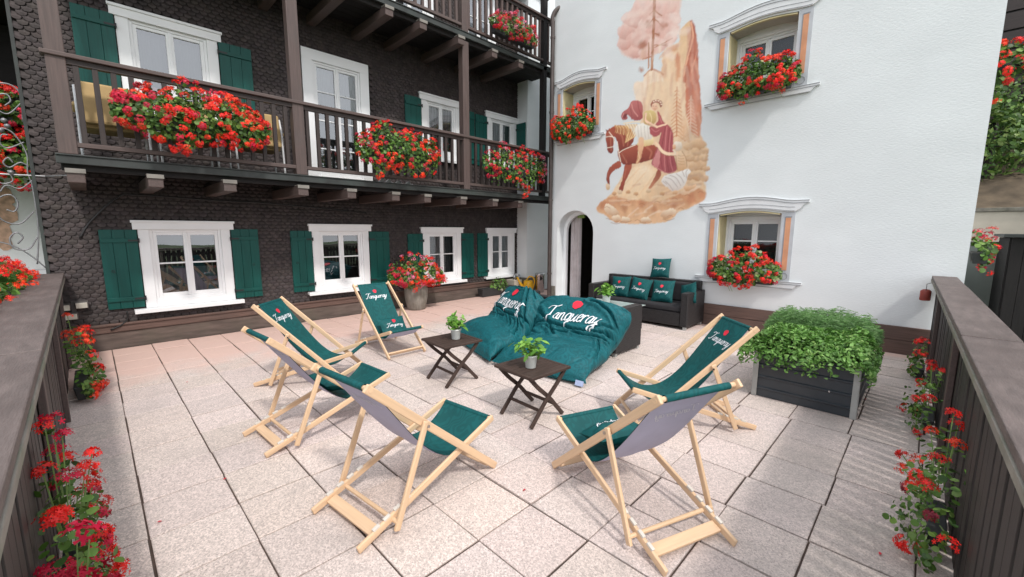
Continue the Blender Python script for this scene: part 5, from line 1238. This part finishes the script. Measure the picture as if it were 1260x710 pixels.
# concrete pot
pt = geranium('tall ribbed concrete pot of red and pink geraniums standing between two ground floor windows', None, (4.56, 7.30, 0), (1, 0, 0), (0, -1, 0), .1, .1, .1, .1, 2, RO, 50, leaves=4, trough=False, name='flower_pot', cat='flower pot') if False else None
pr = thing('flower_pot', 'tall concrete pot of red and pink geraniums standing in front of the ground floor windows', 'flower pot', (4.56, 7.28, 0))
b = MB(); b.lathe([(0, 0), (.165, 0), (.185, .02), (.225, .25), (.232, .40), (.222, .55), (.215, .575), (.195, .575), (.19, .50), (0, .48)], n=40, cap0=False, cap1=False); b.build('pot', M['concrete'], pr, smooth=True)
tmp = geranium('x', None, (4.56, 7.28, .62), (1, 0, 0), (0, -1, 0), 1.22, .42, .42, .16, 130, {'red': 4, 'orange': 3, 'crimson': 3, 'pink': 1.5}, 51, leaf=.048, leaves=1700, trough=False, pale=.10)
for ch in list(tmp.children): ch.parent = pr; ch.location = (0, 0, .62)
bpy.data.objects.remove(tmp)
# troughs along the two railings
LG, RG_ = 'geraniums growing along the foot of the left railing', 'geraniums growing along the foot of the right railing'
TG = dict(name='trough_geranium', cat='flowers', stemy=True)
geranium('geraniums at the foot of the left railing near the wall floodlights', LG, (-.19, 5.75, .16), (0, 1, 0), (1, 0, 0), 1.0, .15, .50, .14, 30, {'red': 4, 'orange': 3}, 61, leaves=330, tr_dim=(.7, .10, .13), head_r=.058, leaf=.042, fsize=.028, **TG)
geranium('tall geraniums and crimson petunias in the near left corner against the railing', LG, (-.185, 2.42, .13), (0, 1, 0), (1, 0, 0), 1.0, .125, .50, .12, 38, {'red': 5, 'crimson': 2}, 62, leaves=460, tr_dim=(.6, .09, .11), head_r=.048, leaf=.036, fsize=.028, **TG)
geranium('trailing crimson petunias at the very front of the left railing', LG, (-.155, 1.86, .13), (0, 1, 0), (1, 0, 0), .42, .12, .40, .12, 18, {'crimson': 5, 'red': 2}, 67, leaves=190, tr_dim=(.3, .09, .11), head_r=.042, leaf=.036, fsize=.052, fl=6, **TG)
geranium('loose geraniums in the near right corner against the railing', RG_, (2.98, -.165, .12), (1, 0, 0), (0, 1, 0), 1.0, .16, .44, .09, 19, {'red': 4, 'orange': 2, 'dark': 1}, 63, leaves=420, tr_dim=(.4, .08, .08), head_r=.042, leaf=.030, fsize=.026, **TG)
geranium('loose geraniums half way along the right railing opposite the herb bed', RG_, (4.75, -.125, .11), (1, 0, 0), (0, 1, 0), .85, .15, .38, .10, 13, {'red': 4, 'orange': 2}, 64, leaves=280, tr_dim=(.4, .08, .08), head_r=.044, leaf=.030, fsize=.027, **TG)
geranium('small single geranium at the far end of the right railing by the wall', RG_, (6.35, -.05, .11), (1, 0, 0), (0, 1, 0), .45, .11, .32, .1, 4, {'red': 4}, 65, leaves=110, tr_dim=(.3, .09, .10), head_r=.06, leaf=.04, fsize=.036, **TG)
geranium('long box of red geraniums fixed to the outside of the left railing', None, (-.62, 5.7, .96), (0, 1, 0), (1, 0, 0), 4.2, .15, .30, .2, 150, {'red': 4, 'orange': 4, 'crimson': 1}, 66, leaves=1500, name='flower_box', cat='flower box', tr_dim=(4, .18, .16))

# ------------------------------------------------------------------ things on and at the shingled house
t = thing('wall_floodlight', 'cluster of three small floodlights on the shingled wall above the left railing', 'floodlight', (-.23, YW-.02, .52))
for dx, dz in ((-.085, .10), (.075, .115), (-.03, -.02)):
    b = MB(); b.box(dx-.062, dx+.062, -.10, -.03, dz-.045, dz+.045, rot=Matrix.Rotation(R(12), 3, 'X')); h_ = b.build('lamp_head', M['lampbody'], t, bevel=.008)
    b = MB(); b.box(dx-.052, dx+.052, -.106, -.1005, dz-.036, dz+.036, rot=Matrix.Rotation(R(12), 3, 'X'), ctr=(dx, -.065, dz)); b.build('lens', M['lampglass'], h_, bevel=.003)
b = MB(); b.box(-.02, .02, -.03, .0, -.08, .16); b.build('bracket', M['lampbody'], t)
cb = MB(); P = [onY(px, py, YW-.035) for px, py in ((98, 293), (112, 272), (145, 243), (170, 240), (270, 247), (340, 251), (450, 262))]
cb.tube(catmull([tuple(p) for p in P], 6), .011, 6); P = [onY(px, py, YW-.07) for px, py in ((156, 383), (157, 392), (149, 400), (136, 406))]
cb2 = MB(); cb2.tube(catmull([tuple(p) for p in P], 6), .011, 6)
tag(cb.build('wall_cable', M['black'], smooth=True), 'thin black cable running along the shingled wall under the lower balcony', 'cable', 'cables on the shingled wall')
tag(cb2.build('wall_cable', M['black'], smooth=True), 'short black cable dangling below the leftmost ground floor shutter', 'cable', 'cables on the shingled wall')
def balcony_chair(label, x, y, z, s=1):
    r = thing('garden_chair', label, 'chair', (x, y, z), 0, 'tan cushioned chairs on the balcony')
    for sx in (-.30, .30):
        b = MB(); b.tube(catmull([(sx, -.02*s, 0), (sx, .02*s, .45), (sx, .03*s, .62), (sx, .10*s, .82)], 5), .013, 8); b.build('leg', M['whitemetal'], r, smooth=True)
        b = MB(); b.tube([(sx, .42*s, 0), (sx, .40*s, .40)], .013, 8); b.build('leg', M['whitemetal'], r, smooth=True)
        b = MB(); b.tube([(sx, .02*s, .44), (sx, .42*s, .41)], .012, 8); b.build('seat_tube', M['whitemetal'], r, smooth=True)
    b = MB(); b.box(-.29, .29, .03, .10, .40, .88, rot=Matrix.Rotation(R(-10*s), 3, 'X')); b.build('back_cushion', M['tan'], r, bevel=.03)
    b = MB(); b.box(-.29, .29, .06, .48, .36, .45); b.build('seat_cushion', M['tan'], r, bevel=.03)
    for sx in (-1, 1):
        b = MB(); b.box(sx*.31-.028, sx*.31+.028, .03, .44, .58, .63); b.build('armrest', M['tan'], r, bevel=.02)
zf = 2.387
balcony_chair('tan cushioned chair on the lower balcony behind the corner post', .34, 6.92, zf)
balcony_chair('tan cushioned chair behind the left half of the large scarlet flower box', 1.05, 7.02, zf)
balcony_chair('tan cushioned chair behind the right half of the large scarlet flower box', 1.86, 6.95, zf)
def slipper(label, x, y):
    r = thing('slipper', label, 'slipper', (x, y, zf), R(90), 'white slippers on the balcony floor')
    b = MB(); n = 14; f = lambda a, k: (.125*math.cos(a), (.042+.008*math.cos(a))*math.sin(a))
    for z0, z1 in ((0, .022),): b.prism([f(2*math.pi*i/n, 0) for i in range(n)], lambda a, c, h: (a, c, h), z0, z1)
    b.build('sole', M['white'], r, bevel=.004)
    b = MB(); vs = []
    for j in range(7):
        x_ = .0+.115*j/6; hw = .045*math.sqrt(max(.02, 1-(x_/.125)**2)); hh = .06*math.sqrt(max(.05, 1-(x_/.125)**2))
        vs += [(x_, hw*math.cos(math.pi*i/8), .022+hh*math.sin(math.pi*i/8)) for i in range(9)]
    b.add(vs, [(j*9+i, j*9+i+1, (j+1)*9+i+1, (j+1)*9+i) for j in range(6) for i in range(8)]); b.build('upper', M['white'], r, smooth=True, recalc=False)
for i, px in enumerate((471, 480, 492, 504)):
    p = onY(px, 226, YB+.18); slipper('white slipper on the balcony floor below the middle flower box', p.x, YB+.2)

# ------------------------------------------------------------------ the corner by the downpipe
P = onY(664, 350, 7.06); t = thing('ashtray_bin', 'stainless steel standing ashtray bin beside the downpipe', 'ashtray bin', (P.x, 7.06, 0))
zt = onY(664, 336, 7.06).z
b = MB(); b.lathe([(0, 0), (.115, 0), (.12, .01), (.12, zt-.07), (.125, zt-.06), (.125, zt-.01), (.11, zt), (0, zt-.005)], n=28, cap0=False, cap1=False); bd = b.build('body', M['steel'], t, smooth=False, bevel=.003)
for p_ in bd.data.polygons: p_.use_smooth = True
b = MB(); n_ = 14; ang0 = math.atan2(-7.06, -P.x); vs = []
for r_, z_ in ((0, 0),):
    for i in range(n_):
        a = 2*math.pi*i/n_; w_ = .62*math.cos(a); vs.append((.1235*math.cos(ang0+w_), .1235*math.sin(ang0+w_), zt-.125+.055*math.sin(a)))
b.add(vs, [tuple(range(n_))]); b.build('slot', M['black'], t, recalc=False)
P = onY(650, 352, 7.22); t = thing('watering_can', 'yellow plastic watering can in the corner beside the steel ashtray bin', 'watering can', (P.x, 7.22, 0), R(-40))
k = 1.25
b = MB(); b.lathe([(0, .02*k), (.10*k, .02*k), (.105*k, .03*k), (.10*k, .22*k), (.085*k, .25*k), (.05*k, .26*k)], n=20, cap0=False, cap1=False); b.build('body', M['yellowplastic'], t, smooth=True)
b = MB(); b.tube(catmull([(-.08*k, 0, .08*k), (-.17*k, 0, .20*k), (-.23*k, 0, .32*k)]), [.03*k]*7+[.018*k]*6, 10); b.build('spout', M['yellowplastic'], t, smooth=True)
b = MB(); b.tube(catmull([(-.04*k, 0, .25*k), (.02*k, 0, .33*k), (.10*k, 0, .31*k), (.13*k, 0, .22*k), (.10*k, 0, .10*k)]), .014*k, 8); b.build('handle', M['yellowplastic'], t, smooth=True)
t = thing('stone_block', 'small pale stone block with glass lanterns on it, in the corner by the downpipe', 'block', (7.88, 7.5, 0))
P = onY(637, 347, 7.42); t.location = (P.x-.02, 7.45, 0); b = MB(); b.box(-.13, .15, -.06, .24, 0, .33); b.build('block', M['concrete2'], t, bevel=.01)
t0x = t.location.x
for i, (dx, dy) in enumerate(((-.06, .0), (.03, .05), (.10, .0))):
    q = thing('glass_lantern', 'small glass lantern with metal lid on the pale block in the corner', 'lantern', (t0x+dx, 7.45+dy, .3305), 0, 'glass lanterns in the corner')
    s = (1.2, .9, 1)[i]
    b = MB(); b.lathe([(.03*s, 0), (.032*s, .01), (.032*s, .085*s), (.024*s, .10*s)], n=12, cap1=False); b.build('jar', M['glass'], q, smooth=True)
    b = MB(); b.lathe([(.0, .135*s), (.012*s, .13*s), (.03*s, .105*s), (.033*s, .10*s)], n=12, cap0=False, cap1=False); b.tube([(-.028*s, 0, .10*s), (0, 0, .16*s), (.028*s, 0, .10*s)], .002, 4); b.build('lid', M['iron'], q)
geranium('low leafy plant in a dark trough against the plinth near the watering can', None, (7.05, 7.50, .20), (1, 0, 0), (0, -1, 0), .55, .18, .22, .1, 1, {'white': 1}, 71, leaves=260, name='trough_plant', cat='plant', tr_dim=(1.2, .2, .19), leaf=.05)

# ------------------------------------------------------------------ iron sign bracket at the house corner
t = thing('iron_scroll_bracket', 'grey wrought iron scrollwork sign bracket at the corner of the shingled house', 'sign bracket', (HX0, YW-.02, 2.3))
def spiral(cx, cz, r0, r1, a0, turns, n=26): return [(cx+(r0+(r1-r0)*i/n)*math.cos(a0+turns*6.283*i/n), 0, cz+(r0+(r1-r0)*i/n)*math.sin(a0+turns*6.283*i/n)) for i in range(n+1)]
def px2(x, y): v = onY(x, y, YW-.02); return (v.x-HX0, 0, v.z-2.3)
SC = [[(57, 330), (40, 316), (20, 304), (0, 298), (-25, 296)], [(46, 325), (47, 280), (40, 230), (34, 212), (33, 190), (20, 168), (5, 158), (-20, 160)], [(42, 260), (25, 275), (5, 272), (-6, 258), (0, 243), (14, 240), (22, 250), (18, 260), (8, 258)],
      [(46, 292), (36, 306), (18, 306), (12, 294), (20, 286), (28, 292), (22, 300)], [(28, 125), (10, 140), (-5, 132), (-4, 118), (8, 116), (13, 124), (6, 130)], [(28, 150), (26, 118), (12, 104), (-12, 102)], [(36, 205), (25, 200), (12, 206), (4, 200), (10, 194), (16, 200)], [(40, 222), (25, 232), (8, 228), (0, 236)], [(30, 175), (10, 182), (0, 176), (2, 166), (10, 166)],
      [(36, 215), (22, 216), (10, 210), (16, 222), (4, 226), (-8, 220)]]
for s in SC:
    b = MB(); P = catmull([px2(*p) for p in s], 7); b.tube(P, .008, 6); b.build('scroll', M['iron'], t, smooth=True)
b = MB(); b.tube([px2(-60, 211), px2(56, 217)], .010, 8); b.build('tie_rod', M['iron'], t)
b = MB(); b.tube([px2(56, 217), tuple(Vector((JX[0]-HX0-.06, YB-.10-(YW-.02), 2.16-2.3)))], .007, 6); b.build('tie_wire', M['iron'], t)
for x_, y_ in ((5, 148), (9, 155), (1, 160), (14, 212)):
    b = MB(); c_ = px2(x_, y_); b.lathe([(0, -.03), (.022, -.018), (.03, 0), (.022, .018), (0, .03)], c_, n=10, cap0=False, cap1=False); b.build('leaf_knob', M['iron'], t, smooth=True)

# ------------------------------------------------------------------ neighbours seen past the terrace
nl = thing('white_inn', 'sunlit white plastered neighbour house beyond the left railing with dark eaves', 'house', (-5, 13.5, -3.2))
b = MB(); b.box(-11, -.15, 13.5, 20, -3.2, 2.86); b.build('wall', M['plaster2'], nl, world=True)
b = MB(); b.box(-11, -.12, 13.45, 20, 2.865, 5.6); b.build('timber_storey', M['soffit'], nl, world=True)
b = MB(); b.box(-11, .15, 12.35, 13.49, 2.75, 2.86); b.box(-11, .15, 12.35, 12.42, 2.87, 3.75); b.build('balcony', M['soffit'], nl, world=True)
b = MB(); b.box(-11.3, .35, 12.0, 20.3, 5.65, 6.0); b.build('eave', M['soffit'], nl, world=True)
b = MB(); b.box(-11, -.15, 12.9, 13.48, .62, .74); b.build('ledge', M['trimblue'], nl, world=True)
b = MB()
for px_, py_, s_, c_ in ((6, 262, 1, 0), (3, 240, .8, 0), (10, 245, .5, 0), (14, 262, .45, 0), (2, 285, .8, 0), (6, 300, .6, 0), (0, 270, .8, 0)):
    v = onY(px_, py_, 13.492); n_ = 10
    b.add([(v.x+.17*s_*math.cos(6.283*i/n_)*(1+.2*math.sin(3*i)), 13.49-rnd.random()*.004, v.z+.24*s_*math.sin(6.283*i/n_)) for i in range(n_)], [tuple(range(n_))])
b.build('wall_figure', mat('faded_peach_paint', (.62, .40, .28), .9, .35, 9, coord='obj'), nl, world=True, recalc=False)
for i, (x_, z_, lb) in enumerate(((-1.15, 3.55, 'upper box of red flowers on the dark balcony of the white neighbour house'), (-1.1, 2.75, 'lower box of red flowers hanging under the dark balcony of the white neighbour house'))):
    geranium(lb, 'flower boxes on the neighbour house', (x_, 12.2, z_+.15), (1, 0, 0), (0, -1, 0), 2.0, .35, .42, .5, 100, {'red': 4, 'crimson': 2, 'orange': 2}, 80+i, leaves=800, leaf=.09, head_r=.075, fsize=.05, tr_dim=(1.8, .2, .2))
nr = thing('garden_wall', 'grey green rendered garden wall beyond the right railing', 'wall', (11.2, -1.5, -3.2))
b = MB(); b.box(11.0, 11.3, -6, -.2, -3.2, 1.36); b.build('wall', M['wallgrey'], nr, world=True)
b = MB(); b.box(10.97, 11.33, -6, -.2, 1.365, 1.41); b.build('coping', M['zinc'], nr, world=True, bevel=.005)
nr = thing('concrete_wall', 'pale concrete retaining wall above the grey green garden wall', 'wall', (13, -1.5, -3.2))
b = MB(); b.box(12.6, 13.0, -9, 1, -3.2, 1.97); b.build('wall', M['concrete2'], nr, world=True)
b = MB(); b.box(12.55, 13.05, -9, 1, 1.975, 2.05); b.build('coping', M['stone'], nr, world=True, bevel=.008)
b = MB(); n_ = 14; vs = []
for i in range(n_+1):
    for j in range(n_+1):
        x_ = 13.0+10*i/n_; y_ = -12+16*j/n_; vs.append((x_, y_, 2.0+(x_-13)*.42+.3*noise.noise(Vector((x_*.6, y_*.6, 0)))*min(1, i/2)))
b.add(vs, [(i*(n_+1)+j, (i+1)*(n_+1)+j, (i+1)*(n_+1)+j+1, i*(n_+1)+j+1) for i in range(n_) for j in range(n_)])
tag(b.build('hillside', M['earth'], smooth=True, recalc=False), kind='structure')
sh = thing('dark_shed', 'black stained timber shed wall beyond the right railing', 'shed', (9.8, -2, -3.2))
b = MB()
for i in range(14): b.box(9.60, 9.64, -2.6+i*.125, -2.6+i*.125+.121, -3.2, 1.50) if -2.6+i*.125+.121 < -.80 else None
b.build('plank_wall', M['soffit'], sh, world=True, bevel=.003)
b = MB(); b.box(9.645, 11, -2.6, -.83, -3.2, 1.49); b.build('shed_body', M['soffit'], sh, world=True)
b = MB(); b.box(9.52, 11.0, -2.7, -.76, 1.505, 1.55); b.build('roof', M['zinc'], sh, world=True, bevel=.004)
nb = thing('timber_barn', 'dark timber building high behind the climbing plants beyond the right railing', 'building', (17, -4, 3))
b = MB(); b.box(17, 22, -12, 2.5, 3, 10); b.build('wall', M['soffit'], nb, world=True)
b = MB()
for i in range(12): b.box(16.96, 16.995, -12, 2.5, 4.4+i*.45, 4.4+i*.45+.40)
b.build('boarding', M['beamdark'], nb, world=True)
def bush(label, base, rx, ry, h, seed, n, name='garden_shrub', trunk=True):
    rg = np.random.default_rng(seed); r = thing(name, label, 'shrub', base, 0, 'shrubs on the hillside'); ph = rg.uniform(0, 6, 4)
    d = rg.normal(size=(n, 3)); d /= np.linalg.norm(d, axis=1, keepdims=True); rad = rg.uniform(.45, 1, n)**.6
    lump = 1+.25*np.sin(4*d[:, 0]+ph[0]+3*d[:, 2])+.22*np.sin(6*d[:, 1]+ph[1]-4*d[:, 2])
    P = d*(rad*lump)[:, None]*np.array((rx, ry, h/2))+np.array((0, 0, h/2)); P[:, 2] = np.maximum(P[:, 2], .02)
    V, Fs = scatter(rg, P, d+rg.normal(size=(n, 3))*.6+np.array((0, 0, .4)), rg.uniform(.07, .15, n), MINT)
    g = np.array([(.05, .11, .02), (.10, .18, .035), (.16, .23, .06), (.05, .11, .03)])[rg.choice(4, n, p=[.35, .3, .2, .15])]*rg.uniform(.9, 1.6, (n, 1))
    mesh('foliage', V, Fs, M['leaf'], r, cols=np.repeat(g, len(MINT), 0))
    b = MB()
    for i in range(5):
        a = rg.uniform(0, 6.28); b.tube(catmull([(0, 0, -.3), (.2*math.cos(a)*rx, .2*math.sin(a)*ry, h*.35), (.5*math.cos(a)*rx, .5*math.sin(a)*ry, h*.75)], 4), [.045-.003*k for k in range(9)], 6)
    b.build('stems', M['beamdark'], r, recalc=False)
for i, (x_, y_, rx, h, lb) in enumerate(((14.6, -.75, .85, 2.0, 'light green shrub on the slope right above the pale concrete wall'), (15.6, -1.6, 1.0, 2.6, 'bushy green shrub on the slope, close to the right edge of the view'), (15.9, -.2, .9, 2.9, 'tall green shrub on the slope, partly behind the corner of the white house'), (16.3, -2.6, 1.1, 2.2, 'green shrub on the slope in front of the dark timber building'))):
    bush(lb, (x_, y_, 2.0+(x_-13)*.42-.1), rx, rx, h, 90+i, 1500)
geranium('red geraniums hanging high beside the corner of the white house', None, (12.0, -.62, 4.55), (.3, -1, 0), (-1, 0, 0), .75, .3, .4, .55, 26, {'red': 4, 'orange': 1}, 95, leaves=260, name='flower_box', cat='flower box', tr_dim=(.6, .2, .18), leaf=.09, head_r=.09, fsize=.055)
geranium('red geraniums peeping round the corner of the white house above the right railing', None, (8.3, -.47, 1.32), (1, 0, 0), (0, -1, 0), .7, .16, .26, .3, 22, {'red': 3, 'crimson': 3}, 96, leaves=130, name='flower_box', cat='flower box', tr_dim=(.6, .16, .14))
nb2 = None
